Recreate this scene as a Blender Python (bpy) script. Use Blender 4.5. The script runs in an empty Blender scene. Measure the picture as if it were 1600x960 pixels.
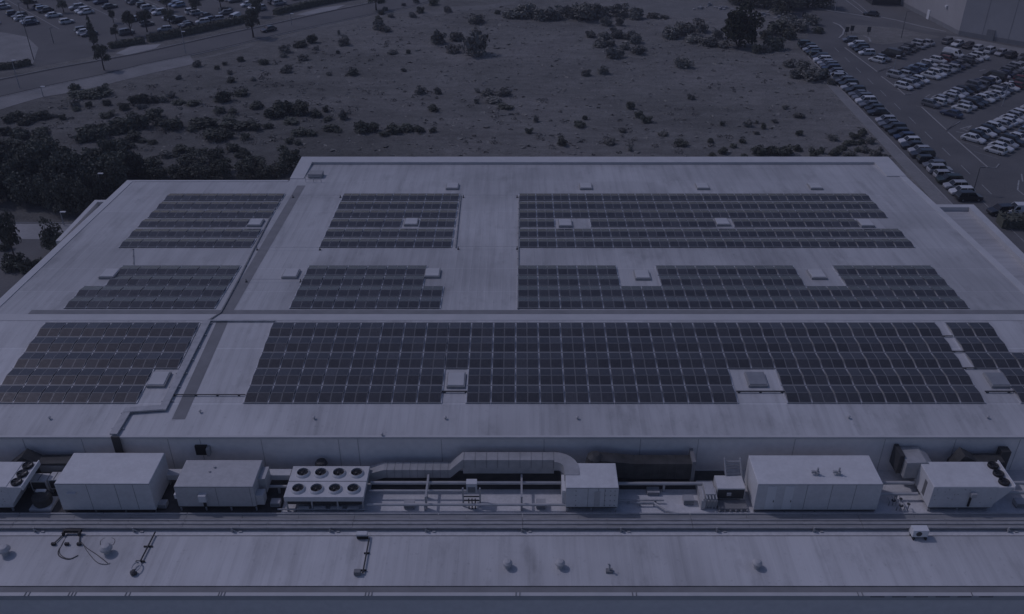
import bpy, math, random
from mathutils import Vector, Matrix

# ------------------------------------------------------------------ camera, world, sun, exposure
S = bpy.context.scene
COL = S.collection
PI = math.pi
rad = math.radians
H, FPX, CX = 66.0, 1400.0, 810.0
TILT = rad(31.5)

cam_d = bpy.data.cameras.new('camera')
cam = bpy.data.objects.new('camera', cam_d)
COL.objects.link(cam)
cam.location = (0, 0, H)
cam.rotation_euler = (rad(90) - TILT, 0, 0)
cam_d.sensor_width = 36.0
cam_d.lens = 36.0 * FPX / 1600.0
cam_d.shift_x = -(CX - 800.0) / 1600.0
cam_d.clip_start = 0.5
cam_d.clip_end = 4000
S.camera = cam

SUN_EL = rad(50)
SUN_TO = Vector((-math.sin(rad(64)), math.cos(rad(64)), 0))          # horizontal direction towards the sun
world = bpy.data.worlds.new('World')
S.world = world
world.use_nodes = True
wn = world.node_tree
sky = wn.nodes.new('ShaderNodeTexSky')
sky.sky_type = 'NISHITA'
sky.sun_disc = False
sky.sun_elevation = SUN_EL
sky.sun_rotation = math.atan2(SUN_TO.x, SUN_TO.y)
sky.altitude = 50
sky.air_density = 1.0
sky.dust_density = 1.5
sky.ozone_density = 1.0
bg = wn.nodes['Background']
bg.inputs['Strength'].default_value = 0.15
wn.links.new(sky.outputs[0], bg.inputs['Color'])

sun_d = bpy.data.lights.new('sun', 'SUN')
sun_d.energy = 2.0
sun_d.angle = rad(0.5)
sun_d.color = (1.0, 0.97, 0.92)
sun = bpy.data.objects.new('sun', sun_d)
COL.objects.link(sun)
sdir = Vector((SUN_TO.x * math.cos(SUN_EL), SUN_TO.y * math.cos(SUN_EL), math.sin(SUN_EL)))
sun.rotation_euler = (-sdir).to_track_quat('-Z', 'Y').to_euler()
sun.location = (-60, 60, 120)

vs = S.view_settings
vs.view_transform = 'Standard'
vs.look = 'None'
vs.gamma = 1.0
vs.use_curve_mapping = False
vs.exposure = -1.95
vs.use_white_balance = True
vs.white_balance_temperature = 5500
vs.white_balance_tint = 29

R = random.Random(7)

# ------------------------------------------------------------------ helpers
def at(px, py, z=0.0):
    a = (py - 480.0) / FPX
    b = (px - CX) / FPX
    t = (H - z) / (math.sin(TILT) + a * math.cos(TILT))
    return Vector((b * t, (math.cos(TILT) - a * math.sin(TILT)) * t, z))

SLF, SLR = rad(4.2), rad(2.8)
RIDGE_Y, EAVE_Y, EAVE_Z = 87.4, 67.4, 10.0
RIDGE_Z = EAVE_Z + math.tan(SLF) * (RIDGE_Y - EAVE_Y)
def roof_z(y):
    return EAVE_Z + math.tan(SLF) * (y - EAVE_Y) if y < RIDGE_Y else RIDGE_Z - math.tan(SLR) * (y - RIDGE_Y)
def on_roof(px, py):
    z = 10.0
    for _ in range(25):
        p = at(px, py, z)
        z = roof_z(p.y)
    return p

class MB:
    def __init__(self):
        self.v, self.f, self.m = [], [], []
    def face(self, pts, m=0):
        n = len(self.v)
        self.v += [tuple(p) for p in pts]
        self.f.append(tuple(range(n, n + len(pts))))
        self.m.append(m)
    def box(self, x0, x1, y0, y1, z0, z1, m=0, zr=None):
        # zr: (z at y1) - (z at y0), to lay a box along a slope
        d = zr or 0.0
        n = len(self.v)
        self.v += [(x0, y0, z0), (x1, y0, z0), (x1, y1, z0 + d), (x0, y1, z0 + d),
                   (x0, y0, z1), (x1, y0, z1), (x1, y1, z1 + d), (x0, y1, z1 + d)]
        for q in ((3, 2, 1, 0), (4, 5, 6, 7), (0, 1, 5, 4), (1, 2, 6, 5), (2, 3, 7, 6), (3, 0, 4, 7)):
            self.f.append(tuple(n + i for i in q))
            self.m.append(m)
    def prism(self, poly, z0, z1, m=0, mtop=None):
        n = len(poly)
        a = sum(poly[i][0] * poly[(i + 1) % n][1] - poly[(i + 1) % n][0] * poly[i][1] for i in range(n))
        if a < 0: poly = poly[::-1]
        self.face([(p[0], p[1], z1) for p in poly], m if mtop is None else mtop)
        self.face([(p[0], p[1], z0) for p in poly[::-1]], m)
        for i in range(n):
            p, q = poly[i], poly[(i + 1) % n]
            self.face([(p[0], p[1], z0), (q[0], q[1], z0), (q[0], q[1], z1), (p[0], p[1], z1)], m)
    def sheet(self, poly, z, m=0):
        n = len(poly)
        a = sum(poly[i][0] * poly[(i + 1) % n][1] - poly[(i + 1) % n][0] * poly[i][1] for i in range(n))
        if a < 0: poly = poly[::-1]
        self.face([(p[0], p[1], z) for p in poly], m)
    def tube(self, pts, r, n=8, m=0, r1=None, cap=True):
        pts = [Vector(p) for p in pts]
        rings = []
        for i, p in enumerate(pts):
            t = (pts[min(i + 1, len(pts) - 1)] - pts[max(i - 1, 0)]).normalized()
            up = Vector((0, 0, 1)) if abs(t.z) < 0.9 else Vector((0, 1, 0))
            a = t.cross(up).normalized()
            b = t.cross(a).normalized()
            rr = r if r1 is None else r + (r1 - r) * i / max(1, len(pts) - 1)
            k = len(self.v)
            for j in range(n):
                w = 2 * PI * j / n
                self.v.append(tuple(p + a * math.cos(w) * rr + b * math.sin(w) * rr))
            rings.append(k)
        for i in range(len(rings) - 1):
            for j in range(n):
                j2 = (j + 1) % n
                self.f.append((rings[i] + j, rings[i] + j2, rings[i + 1] + j2, rings[i + 1] + j))
                self.m.append(m)
        if cap:
            self.f.append(tuple(rings[0] + j for j in reversed(range(n)))); self.m.append(m)
            self.f.append(tuple(rings[-1] + j for j in range(n))); self.m.append(m)
    def lathe(self, prof, cx=0, cy=0, cz=0, n=14, m=0):
        k0 = len(self.v)
        for (r, z) in prof:
            for j in range(n):
                w = 2 * PI * j / n
                self.v.append((cx + r * math.cos(w), cy + r * math.sin(w), cz + z))
        for i in range(len(prof) - 1):
            for j in range(n):
                j2 = (j + 1) % n
                self.f.append((k0 + i * n + j, k0 + i * n + j2, k0 + (i + 1) * n + j2, k0 + (i + 1) * n + j)); self.m.append(m)
        self.f.append(tuple(k0 + j for j in reversed(range(n)))); self.m.append(m)
        e = k0 + (len(prof) - 1) * n
        self.f.append(tuple(e + j for j in range(n))); self.m.append(m)
    def mesh(self, name, mats):
        me = bpy.data.meshes.new(name)
        me.from_pydata(self.v, [], self.f)
        for mt in (mats if isinstance(mats, (list, tuple)) else [mats]):
            me.materials.append(mt)
        if len(me.materials) > 1:
            me.polygons.foreach_set('material_index', self.m)
        me.update()
        return me
    def build(self, name, mats, parent=None, loc=None, rz=None):
        return put(name, self.mesh(name, mats), parent, loc, rz)

def put(name, me, parent=None, loc=None, rz=None):
    o = bpy.data.objects.new(name, me)
    COL.objects.link(o)
    if parent: o.parent = parent
    if loc is not None: o.location = loc
    if rz: o.rotation_euler = (0, 0, rz)
    return o

def tag(o, label, cat, group=None):
    o['label'] = label
    o['category'] = cat
    if group: o['group'] = group
    return o
def empty(name, label, cat, loc=(0, 0, 0), rz=0, group=None):
    o = bpy.data.objects.new(name, None)
    o.empty_display_size = 0.3
    COL.objects.link(o)
    o.location = loc
    o.rotation_euler = (0, 0, rz)
    return tag(o, label, cat, group)
def structure(o):
    o['kind'] = 'structure'
    return o
def copy_tree(o, parent=None):
    c = o.copy()
    COL.objects.link(c)
    if parent: c.parent = parent
    for ch in list(o.children):
        copy_tree(ch, c)
    return c

# ------------------------------------------------------------------ materials
def mat(name, col, rough=0.7, metal=0.0, spec=0.4):
    m = bpy.data.materials.new(name)
    m.use_nodes = True
    p = m.node_tree.nodes['Principled BSDF']
    p.inputs['Base Color'].default_value = (*col, 1)
    p.inputs['Roughness'].default_value = rough
    p.inputs['Metallic'].default_value = metal
    p.inputs['Specular IOR Level'].default_value = spec
    return m
def nz(t, scale, detail=4, vec=None, rough=0.55):
    n = t.nodes.new('ShaderNodeTexNoise')
    n.inputs['Scale'].default_value = scale
    n.inputs['Detail'].default_value = detail
    n.inputs['Roughness'].default_value = rough
    if vec: t.links.new(vec, n.inputs['Vector'])
    return n.outputs['Fac']
def coords(t, sc=(1, 1, 1)):
    tc = t.nodes.new('ShaderNodeTexCoord')
    mp = t.nodes.new('ShaderNodeMapping')
    mp.inputs['Scale'].default_value = sc
    t.links.new(tc.outputs['Object'], mp.inputs['Vector'])
    return mp.outputs['Vector']
def ramp(t, fac, stops):
    r = t.nodes.new('ShaderNodeValToRGB')
    e = r.color_ramp.elements
    while len(e) < len(stops): e.new(0.5)
    for el, (p, c) in zip(e, stops):
        el.position = p
        el.color = (*c, 1) if len(c) == 3 else c
    t.links.new(fac, r.inputs['Fac'])
    return r.outputs['Color']
def mix(t, a, b, fac, mode='MIX'):
    n = t.nodes.new('ShaderNodeMix')
    n.data_type = 'RGBA'
    n.blend_type = mode
    for s, v in ((n.inputs[6], a), (n.inputs[7], b), (n.inputs[0], fac)):
        if hasattr(v, 'is_linked'): t.links.new(v, s)
        elif isinstance(v, (int, float)): s.default_value = v
        else: s.default_value = (*v, 1)
    return n.outputs[2]
def mathn(t, op, a, b=None):
    n = t.nodes.new('ShaderNodeMath')
    n.operation = op
    for i, v in enumerate((a, b)):
        if v is None: continue
        if hasattr(v, 'is_linked'): t.links.new(v, n.inputs[i])
        else: n.inputs[i].default_value = v
    return n.outputs[0]

def g3(v): return (v, v, v)
def bump(t, p, h, dist, strength=1.0):
    b = t.nodes.new('ShaderNodeBump')
    b.inputs['Distance'].default_value = dist
    b.inputs['Strength'].default_value = strength
    t.links.new(h, b.inputs['Height'])
    t.links.new(b.outputs['Normal'], p.inputs['Normal'])
def noisy(name, c0, c1, scale, rough=0.85, sc=(1, 1, 1), spec=0.3, second=None):
    m = mat(name, c0, rough, 0, spec)
    t = m.node_tree
    p = t.nodes['Principled BSDF']
    v = coords(t, sc)
    col = ramp(t, nz(t, scale, 6, v), [(0.3, c0), (0.7, c1)])
    if second:
        s2, lo, hi = second
        col = mix(t, col, ramp(t, nz(t, s2, 5, coords(t)), [(0.3, g3(lo)), (0.7, g3(hi))]), 1.0, 'MULTIPLY')
    t.links.new(col, p.inputs['Base Color'])
    return m

def roof_material(name, base, streak_axis='Y', lap=6.2, rib=1.0, bstr=0.25):
    # pale coated steel sheets: ribs and dirt streaks run down the slope, sheet laps across it
    m = mat(name, base, 0.55, 0, 0.3)
    t = m.node_tree
    p = t.nodes['Principled BSDF']
    along = (1.6, 0.07, 1) if streak_axis == 'Y' else (0.07, 1.6, 1)
    st = ramp(t, nz(t, 1.0, 5, coords(t, along)), [(0.25, g3(0.83)), (0.5, g3(0.99)), (0.75, g3(1.06))])
    big = ramp(t, nz(t, 0.055, 4, coords(t)), [(0.32, g3(0.78)), (0.62, g3(1.06))])
    spots = ramp(t, nz(t, 2.2, 3, coords(t)), [(0.26, g3(0.72)), (0.36, g3(1.0))])
    col = mix(t, base, st, 1.0, 'MULTIPLY')
    col = mix(t, col, big, 1.0, 'MULTIPLY')
    col = mix(t, col, spots, 0.6, 'MULTIPLY')
    blot = ramp(t, nz(t, 0.33, 6, coords(t, (1, .45, 1) if streak_axis == 'Y' else (.45, 1, 1)), 0.7), [(0.3, g3(0.77)), (0.46, g3(1.0)), (0.7, g3(1.03))])
    col = mix(t, col, blot, 0.9, 'MULTIPLY')
    runs = ramp(t, nz(t, 1.0, 3, coords(t, (0.55, .035, 1) if streak_axis == 'Y' else (.035, .55, 1))), [(0.3, g3(0.85)), (0.44, g3(1.0))])
    col = mix(t, col, runs, 0.85, 'MULTIPLY')
    sep = t.nodes.new('ShaderNodeSeparateXYZ')
    t.links.new(coords(t), sep.inputs[0])
    ax, ay = ('X', 'Y') if streak_axis == 'Y' else ('Y', 'X')
    lf = mathn(t, 'FRACT', mathn(t, 'DIVIDE', sep.outputs[ay], lap))
    lapc = ramp(t, lf, [(0.0, g3(1.16)), (0.022, g3(1.14)), (0.026, g3(0.9)), (0.05, g3(1.0))])
    col = mix(t, col, lapc, 1.0, 'MULTIPLY')
    # each sheet a touch different
    shx = mathn(t, 'FLOOR', mathn(t, 'DIVIDE', sep.outputs[ax], rib * 3))
    shy = mathn(t, 'FLOOR', mathn(t, 'DIVIDE', sep.outputs[ay], lap))
    cb = t.nodes.new('ShaderNodeCombineXYZ')
    t.links.new(shx, cb.inputs[0]); t.links.new(shy, cb.inputs[1])
    wn_ = t.nodes.new('ShaderNodeTexWhiteNoise')
    wn_.noise_dimensions = '2D'
    t.links.new(cb.outputs[0], wn_.inputs['Vector'])
    col = mix(t, col, ramp(t, wn_.outputs['Value'], [(0.0, g3(0.95)), (1.0, g3(1.03))]), 1.0, 'MULTIPLY')
    t.links.new(col, p.inputs['Base Color'])
    rf = mathn(t, 'FRACT', mathn(t, 'DIVIDE', sep.outputs[ax], rib))
    ribh = ramp(t, rf, [(0.0, g3(1.0)), (0.06, g3(1.0)), (0.12, g3(0.0)), (0.94, g3(0.0)), (1.0, g3(1.0))])
    bump(t, p, ribh, 0.03, bstr)
    return m

M = {}
M['roof'] = roof_material('pale roof sheet', (0.465, 0.462, 0.455))
M['roof_x'] = roof_material('pale roof sheet across', (0.48, 0.475, 0.47), 'X', 7.0, 0.8)
M['roof_low'] = roof_material('pale lower roof sheet', (0.56, 0.555, 0.545), 'Y', 30.0, 0.9, 0.12)
M['roof_front'] = roof_material('pale front slope sheet', (0.55, 0.545, 0.535), 'Y', 9.0, 1.0, 0.15)
M['deck'] = noisy('plant deck membrane', (0.58, 0.575, 0.565), (0.68, 0.67, 0.66), 0.8, 0.7, second=(4, 0.88, 1.04))
M['membrane'] = noisy('dark deck membrane and shade', (0.05, 0.05, 0.05), (0.09, 0.088, 0.085), 0.9, 0.75)  # left deck covering; also colours the painted shade strips by the wall
M['gutter'] = noisy('grey gutter membrane', (0.20, 0.2, 0.2), (0.25, 0.25, 0.25), 0.6, 0.8)
M['flash'] = noisy('pale flashing', (0.48, 0.48, 0.47), (0.55, 0.54, 0.53), 0.5, 0.5)
M['clad_grey'] = noisy('grey warehouse cladding', (0.35, 0.34, 0.335), (0.40, 0.39, 0.385), 0.12, 0.6, (1, 1, 1), second=(.6, 0.95, 1.02))
M['clad'] = noisy('white composite wall cladding', (0.82, 0.78, 0.74), (0.87, 0.83, 0.79), 0.35, 0.6, (1, 1, 3), second=(1.5, 0.93, 1.03))
M['joint'] = mat('panel joint', (0.16, 0.16, 0.16), 0.8)
M['wall_seam'] = mat('wall sheet seam', (0.5, 0.48, 0.46), 0.8)
M['unit'] = noisy('pale unit casing', (0.58, 0.575, 0.565), (0.66, 0.655, 0.645), 0.7, 0.5, second=(3, 0.93, 1.03))
M['unit_grey'] = noisy('grey unit casing', (0.45, 0.445, 0.435), (0.52, 0.51, 0.5), 0.9, 0.5, second=(3, 0.9, 1.03))
M['galv'] = noisy('galvanised steel', (0.33, 0.33, 0.33), (0.46, 0.455, 0.45), 1.5, 0.42, spec=0.6)
M['galv2'] = noisy('dull galvanised grating', (0.22, 0.22, 0.215), (0.34, 0.335, 0.33), 1.2, 0.6, (0.4, 3, 1))
M['duct'] = noisy('galvanised duct', (0.32, 0.32, 0.315), (0.42, 0.415, 0.41), 1.1, 0.45, spec=0.6)
M['dark_duct'] = noisy('black duct wrap', (0.035, 0.035, 0.034), (0.075, 0.074, 0.07), 1.0, 0.6)
M['black'] = mat('black plastic', (0.012, 0.012, 0.013), 0.5)
M['dark'] = mat('dark steel', (0.05, 0.05, 0.05), 0.5)
M['blade'] = mat('fan blade', (0.035, 0.035, 0.037), 0.4)
M['cable'] = mat('dark cable', (0.075, 0.075, 0.075), 0.6)
M['pipe'] = noisy('clad pipe', (0.40, 0.4, 0.39), (0.52, 0.51, 0.5), 0.8, 0.4, spec=0.6)
M['skyl'] = noisy('translucent rooflight', (0.24, 0.245, 0.25), (0.30, 0.305, 0.31), 1.5, 0.2, spec=0.6)
M['curb'] = noisy('rooflight kerb', (0.30, 0.3, 0.29), (0.36, 0.355, 0.35), 1.0, 0.6)

def panel_material():
    m = mat('solar cells', (0.03, 0.03, 0.034), 0.15, 0, 0.36)
    t = m.node_tree
    p = t.nodes['Principled BSDF']
    oi = t.nodes.new('ShaderNodeObjectInfo')
    geo = t.nodes.new('ShaderNodeNewGeometry')
    per = ramp(t, oi.outputs['Random'], [(0.0, (0.044, 0.044, 0.047)), (0.8, (0.056, 0.056, 0.060)), (1.0, (0.07, 0.07, 0.074))])
    v = coords(t, (6.2, 6.2, 1))
    br = t.nodes.new('ShaderNodeTexBrick')
    br.offset = 0
    br.inputs['Scale'].default_value = 1.0
    br.inputs['Mortar Size'].default_value = 0.035
    br.inputs['Brick Width'].default_value = 1.0
    br.inputs['Row Height'].default_value = 1.0
    br.inputs['Color1'].default_value = (0.85, 0.85, 0.85, 1)
    br.inputs['Color2'].default_value = (1.15, 1.15, 1.15, 1)
    br.inputs['Mortar'].default_value = (2.2, 2.2, 2.2, 1)
    t.links.new(v, br.inputs['Vector'])
    col = mix(t, per, br.outputs['Color'], 1.0, 'MULTIPLY')
    n_ = t.nodes.new('ShaderNodeTexNoise')
    n_.inputs['Scale'].default_value = 2.5
    n_.inputs['Detail'].default_value = 4
    t.links.new(geo.outputs['Position'], n_.inputs['Vector'])
    dust = ramp(t, n_.outputs['Fac'], [(0.5, (0, 0, 0)), (0.74, (0.16, 0.16, 0.16))])
    col = mix(t, col, (0.16, 0.155, 0.15), dust)
    t.links.new(col, p.inputs['Base Color'])
    t.links.new(ramp(t, n_.outputs['Fac'], [(0.4, g3(0.11)), (0.7, g3(0.18))]), p.inputs['Roughness'])
    return m
M['cells'] = panel_material()
M['alu'] = mat('panel frame aluminium', (0.24, 0.24, 0.24), 0.4, 0, 0.5)
M['rail'] = mat('mounting rail aluminium', (0.6, 0.6, 0.6), 0.4, 0.3)

def field_material():
    m = mat('rough grass field', (0.1, 0.1, 0.08), 0.95, 0, 0.1)
    t = m.node_tree
    p = t.nodes['Principled BSDF']
    a = ramp(t, nz(t, 0.02, 6, coords(t)), [(0.32, (0.165, 0.163, 0.15)), (0.5, (0.215, 0.21, 0.195)), (0.68, (0.26, 0.25, 0.235))])
    b = ramp(t, nz(t, 0.35, 8, coords(t, (1, 1.6, 1)), 0.7), [(0.3, g3(0.72)), (0.5, g3(0.98)), (0.72, g3(1.2))])
    c = ramp(t, nz(t, 2.0, 6, coords(t, (1, 1.3, 1)), 0.75), [(0.3, g3(0.62)), (0.52, g3(1.0)), (0.75, g3(1.25))])
    d = ramp(t, nz(t, 0.09, 7, coords(t, (0.5, 1.5, 1)), 0.65), [(0.3, g3(0.78)), (0.6, g3(1.08))])
    col = mix(t, a, b, 1.0, 'MULTIPLY')
    col = mix(t, col, c, 1.0, 'MULTIPLY')
    col = mix(t, col, d, 1.0, 'MULTIPLY')
    # darker rank growth over the left part of the plot, with a ragged edge
    sx = t.nodes.new('ShaderNodeSeparateXYZ')
    t.links.new(coords(t), sx.inputs[0])
    wob = mathn(t, 'MULTIPLY', mathn(t, 'SUBTRACT', nz(t, 0.045, 5, coords(t)), 0.5), 95.0)
    mx = t.nodes.new('ShaderNodeMapRange'); mx.inputs[1].default_value = -8; mx.inputs[2].default_value = -42
    t.links.new(mathn(t, 'ADD', sx.outputs['X'], wob), mx.inputs[0])
    my = t.nodes.new('ShaderNodeMapRange'); my.inputs[1].default_value = 222; my.inputs[2].default_value = 186
    t.links.new(mathn(t, 'ADD', sx.outputs['Y'], wob), my.inputs[0])
    dk = mathn(t, 'MULTIPLY', mx.outputs[0], my.outputs[0])
    col = mix(t, col, mix(t, col, (0.72, 0.73, 0.72), 1.0, 'MULTIPLY'), dk)
    t.links.new(col, p.inputs['Base Color'])
    bump(t, p, nz(t, 1.6, 8, coords(t), 0.8), 0.5, 0.8)
    return m
M['field'] = field_material()
M['scrub'] = noisy('dark rough scrub ground', (0.06, 0.062, 0.053), (0.13, 0.128, 0.112), 0.25, 0.95, second=(1.5, 0.6, 1.2))
M['asphalt'] = noisy('asphalt', (0.105, 0.105, 0.105), (0.145, 0.143, 0.14), 0.12, 0.9, second=(3, 0.85, 1.1))
M['asphalt2'] = noisy('worn road asphalt', (0.12, 0.12, 0.118), (0.16, 0.157, 0.152), 0.08, 0.9, (1, 1, 1), second=(2.5, 0.88, 1.08))
M['paving'] = noisy('concrete paving', (0.20, 0.2, 0.195), (0.27, 0.265, 0.26), 0.2, 0.9, second=(2, 0.88, 1.08))
M['pale_paving'] = noisy('pale concrete', (0.28, 0.28, 0.275), (0.36, 0.355, 0.35), 0.15, 0.9, second=(2, 0.9, 1.06))
M['kerb'] = noisy('kerb stone', (0.27, 0.27, 0.265), (0.34, 0.335, 0.33), 1, 0.9)
M['kerbside'] = noisy('dark kerbside strip', (0.045, 0.045, 0.045), (0.07, 0.07, 0.07), 0.4, 0.9)
M['paint'] = noisy('worn white road paint', (0.2, 0.2, 0.2), (0.42, 0.42, 0.41), 1.8, 0.8)
M['dirt'] = noisy('bare pale earth', (0.15, 0.148, 0.14), (0.22, 0.215, 0.2), 0.2, 0.95, second=(1.5, 0.75, 1.1))
def leaf_mat(name, c0, c1):
    m = mat(name, c0, 0.75, 0, 0.2)
    t = m.node_tree
    p = t.nodes['Principled BSDF']
    oi = t.nodes.new('ShaderNodeObjectInfo')
    col = ramp(t, nz(t, 3.5, 4, coords(t)), [(0.3, c0), (0.7, c1)])
    col = mix(t, col, ramp(t, oi.outputs['Random'], [(0, g3(0.75)), (1, g3(1.3))]), 1.0, 'MULTIPLY')
    t.links.new(col, p.inputs['Base Color'])
    return m
M['leaf'] = leaf_mat('dark leaves', (0.075, 0.08, 0.06), (0.15, 0.155, 0.12))
M['leaf_dark'] = leaf_mat('darkest evergreen leaves', (0.02, 0.024, 0.014), (0.055, 0.06, 0.038))
M['leaf2'] = leaf_mat('dusty leaves', (0.14, 0.138, 0.118), (0.24, 0.235, 0.205))
M['dryleaf'] = leaf_mat('dry grey brush', (0.14, 0.137, 0.12), (0.24, 0.23, 0.205))
M['bark'] = noisy('bark', (0.05, 0.045, 0.04), (0.09, 0.08, 0.07), 4, 0.9)
M['grassblade'] = leaf_mat('grass blades', (0.16, 0.158, 0.14), (0.25, 0.242, 0.215))
M['tyre'] = mat('tyre rubber', (0.015, 0.015, 0.015), 0.8)
M['rim'] = mat('wheel rim', (0.3, 0.3, 0.3), 0.35, 0.5)
M['glass'] = mat('car glass', (0.012, 0.013, 0.015), 0.12, 0, 0.5)
M['pole'] = mat('lamp post steel', (0.12, 0.12, 0.12), 0.5)
M['pole_pale'] = mat('pale lamp post steel', (0.35, 0.35, 0.35), 0.5)
M['whitepaint'] = mat('white paint', (0.7, 0.7, 0.69), 0.5)
CARCOL = {'white': (0.60, 0.6, 0.59), 'silver': (0.36, 0.36, 0.365), 'grey': (0.13, 0.13, 0.135), 'black': (0.022, 0.022, 0.023),
          'dark blue': (0.02, 0.03, 0.07), 'dark red': (0.12, 0.015, 0.015), 'pale blue': (0.22, 0.28, 0.36), 'dark green': (0.02, 0.03, 0.02)}
for k, c in CARCOL.items():
    m = mat('car paint ' + k, c, 0.3, 0, 0.5)
    m.node_tree.nodes['Principled BSDF'].inputs['Coat Weight'].default_value = 0.5
    M['car_' + k] = m

# ------------------------------------------------------------------ ground, roads
g = MB(); g.sheet([(-1500, -300), (1500, -300), (1500, 2500), (-1500, 2500)], 0.0)
structure(g.build('ground', M['field']))

def flat(name, pts, z, m, px=True):
    b = MB()
    b.sheet([tuple(at(*p))[:2] if px else p for p in pts], z)
    return structure(b.build(name, m))
def ribbon_pts(pts, w0, w1):
    # offsets of a polyline to both sides (left w0, right w1)
    pts = [Vector((p[0], p[1])) for p in pts]
    L, Rr = [], []
    for i, p in enumerate(pts):
        t = (pts[min(i + 1, len(pts) - 1)] - pts[max(i - 1, 0)]).normalized()
        n = Vector((-t.y, t.x))
        L.append(p + n * w0); Rr.append(p + n * w1)
    return L, Rr
def ribbon(mb, pts, w, z, h=0.0, m=0):
    L, Rr = ribbon_pts(pts, w / 2, -w / 2)
    for i in range(len(L) - 1):
        if h:
            mb.prism([L[i], L[i + 1], Rr[i + 1], Rr[i]], z, z + h, m)
        else:
            mb.face([(Rr[i].x, Rr[i].y, z), (Rr[i + 1].x, Rr[i + 1].y, z), (L[i + 1].x, L[i + 1].y, z), (L[i].x, L[i].y, z)], m)
def off(pts, d):
    L, Rr = ribbon_pts(pts, d, -d)
    return [tuple(p) for p in Rr]
def W(pts): return [tuple(at(*p))[:2] for p in pts]

# left: main road with pavement, crossing the top-left of the view
U = W([(-60, 140), (0, 125), (88, 107), (150, 96), (212, 85), (275, 71), (350, 54), (417, 40), (475, 27), (525, 16), (575, 6), (640, -8)])
Lw = W([(-60, 167), (0, 152), (88, 132), (162, 117), (225, 101), (295, 87), (350, 75), (425, 57), (487, 43), (575, 24), (650, 9), (700, -6)])
b = MB(); b.sheet(U + Lw[::-1], 0.012)
structure(b.build('road', M['asphalt2']))
b = MB(); ribbon(b, off(Lw, -.25), 1.1, 0.02)  # darker strip along each road edge
structure(b.build('kerbside_strip', M['kerbside']))
b = MB(); ribbon(b, off(U, .2), 1.0, 0.02)
structure(b.build('kerbside_strip', M['kerbside']))
b = MB(); ribbon(b, off(Lw, 0.42), 0.28, 0.0, 0.12)
structure(b.build('kerb', M['kerb']))
b = MB(); ribbon(b, off(U, -0.4), 0.28, 0.0, 0.12)
structure(b.build('kerb', M['kerb']))
Pv = W([(-60, 190), (0, 172), (32, 162), (68, 152), (125, 143), (180, 129), (250, 112), (306, 100)])
Lo = off(Lw, 0.58)
b = MB(); b.sheet(Lo[:6] + [Pv[7]] + Pv[:7][::-1], 0.05)
structure(b.build('pavement', M['paving']))
b = MB(); ribbon(b, W([(306, 94), (360, 81), (430, 63), (492, 48), (580, 30), (655, 14)]), 1.6, 0.03)
structure(b.build('footpath', M['dirt']))
# verge and car park to the left of the road
Uo = off(U, -0.58)
b = MB(); b.sheet(Uo + W([(580, -14), (540, -4), (470, 14), (385, 36), (225, 66), (180, 82), (60, 106), (0, 112), (-60, 124)]), 0.03)
structure(b.build('verge', M['field']))
b = MB(); b.sheet(W([(540, -4), (470, 13), (385, 35), (225, 65), (180, 81), (60, 105), (0, 111), (-60, 123)]) + [(-330, 170), (-330, 420), (20, 420)], 0.008)
structure(b.build('car_park', M['asphalt']))
flat('paved_crossing', [(181, 84), (205, 73), (252, 69), (243, 76), (196, 87)], 0.06, M['pale_paving'])
flat('paved_crossing', [(462, 24), (500, 13), (540, 8), (525, 15), (480, 24)], 0.06, M['pale_paving'])
flat('paved_plaza', [(-40, 46), (10, 52), (42, 58), (60, 75), (52, 100), (0, 108), (-40, 112)], 0.05, M['paving'])
# painted bay lines in the far car park
lines = MB()
v_ = Vector((0.67, -0.745)); w_ = Vector((0.745, 0.67))
far_rows = []
for k in range(-3, 14):
    base = Vector((-145.6, 281.4)) + w_ * (8.2 * k)
    far_rows.append(base)
for bs in far_rows[::2]:
    p0, p1 = bs - v_ * 60 + w_ * 4.4, bs + v_ * 26 + w_ * 4.4
    ribbon(lines, [p0, p1], 0.18, 0.018)
structure(lines.build('painted_line', M['paint']))

# right: customer car park
flat('car_park', [(73.0, 118), (200, 118), (260, 330), (86, 330), (82, 256), (75.0, 236)], 0.008, M['asphalt'], px=False)
b = MB(); b.prism([(72.2, 118), (75.0, 118), (75.2, 206), (73.0, 211)], 0.0, 0.10)
structure(b.build('pavement', M['paving']))
b = MB(); ribbon(b, [(75.12, 118), (75.3, 206), (75.0, 232)], 0.2, 0.0, 0.13)
structure(b.build('kerb', M['kerb']))
u_ = Vector((0.757, 0.653)); n_ = Vector((-0.653, 0.757))
# kerbed row ends along the aisle, and parking islands
b = MB()
for pts in ([(1320, 75), (1371, 113), (1392, 105)], [(1377, 120), (1402, 138), (1414, 149), (1424, 147)],
            [(1440, 168), (1479, 204), (1499, 191)], [(1481, 207), (1543, 262), (1556, 263), (1561, 257)]):
    ribbon(b, W(pts), 0.22, 0.0, 0.12)
structure(b.build('kerb', M['kerb']))
isl = MB()
isl.sheet(W([(1323, 76), (1371, 112), (1391, 104), (1370, 92), (1345, 84)]), 0.05)
isl.sheet(W([(1442, 170), (1479, 203), (1498, 190), (1470, 182)]), 0.05)
structure(isl.build('parking_island', M['asphalt2']))
dash = MB()
for k in range(13):
    y = 128 + k * 9.0
    ribbon(dash, [(84.1 + 0.004 * (y - 180), y), (84.2 + 0.004 * (y - 180), y + 4.2)], 0.16, 0.018)
ribbon(dash, [(80.9, 120), (81.2, 206)], 0.12, 0.018)
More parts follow.
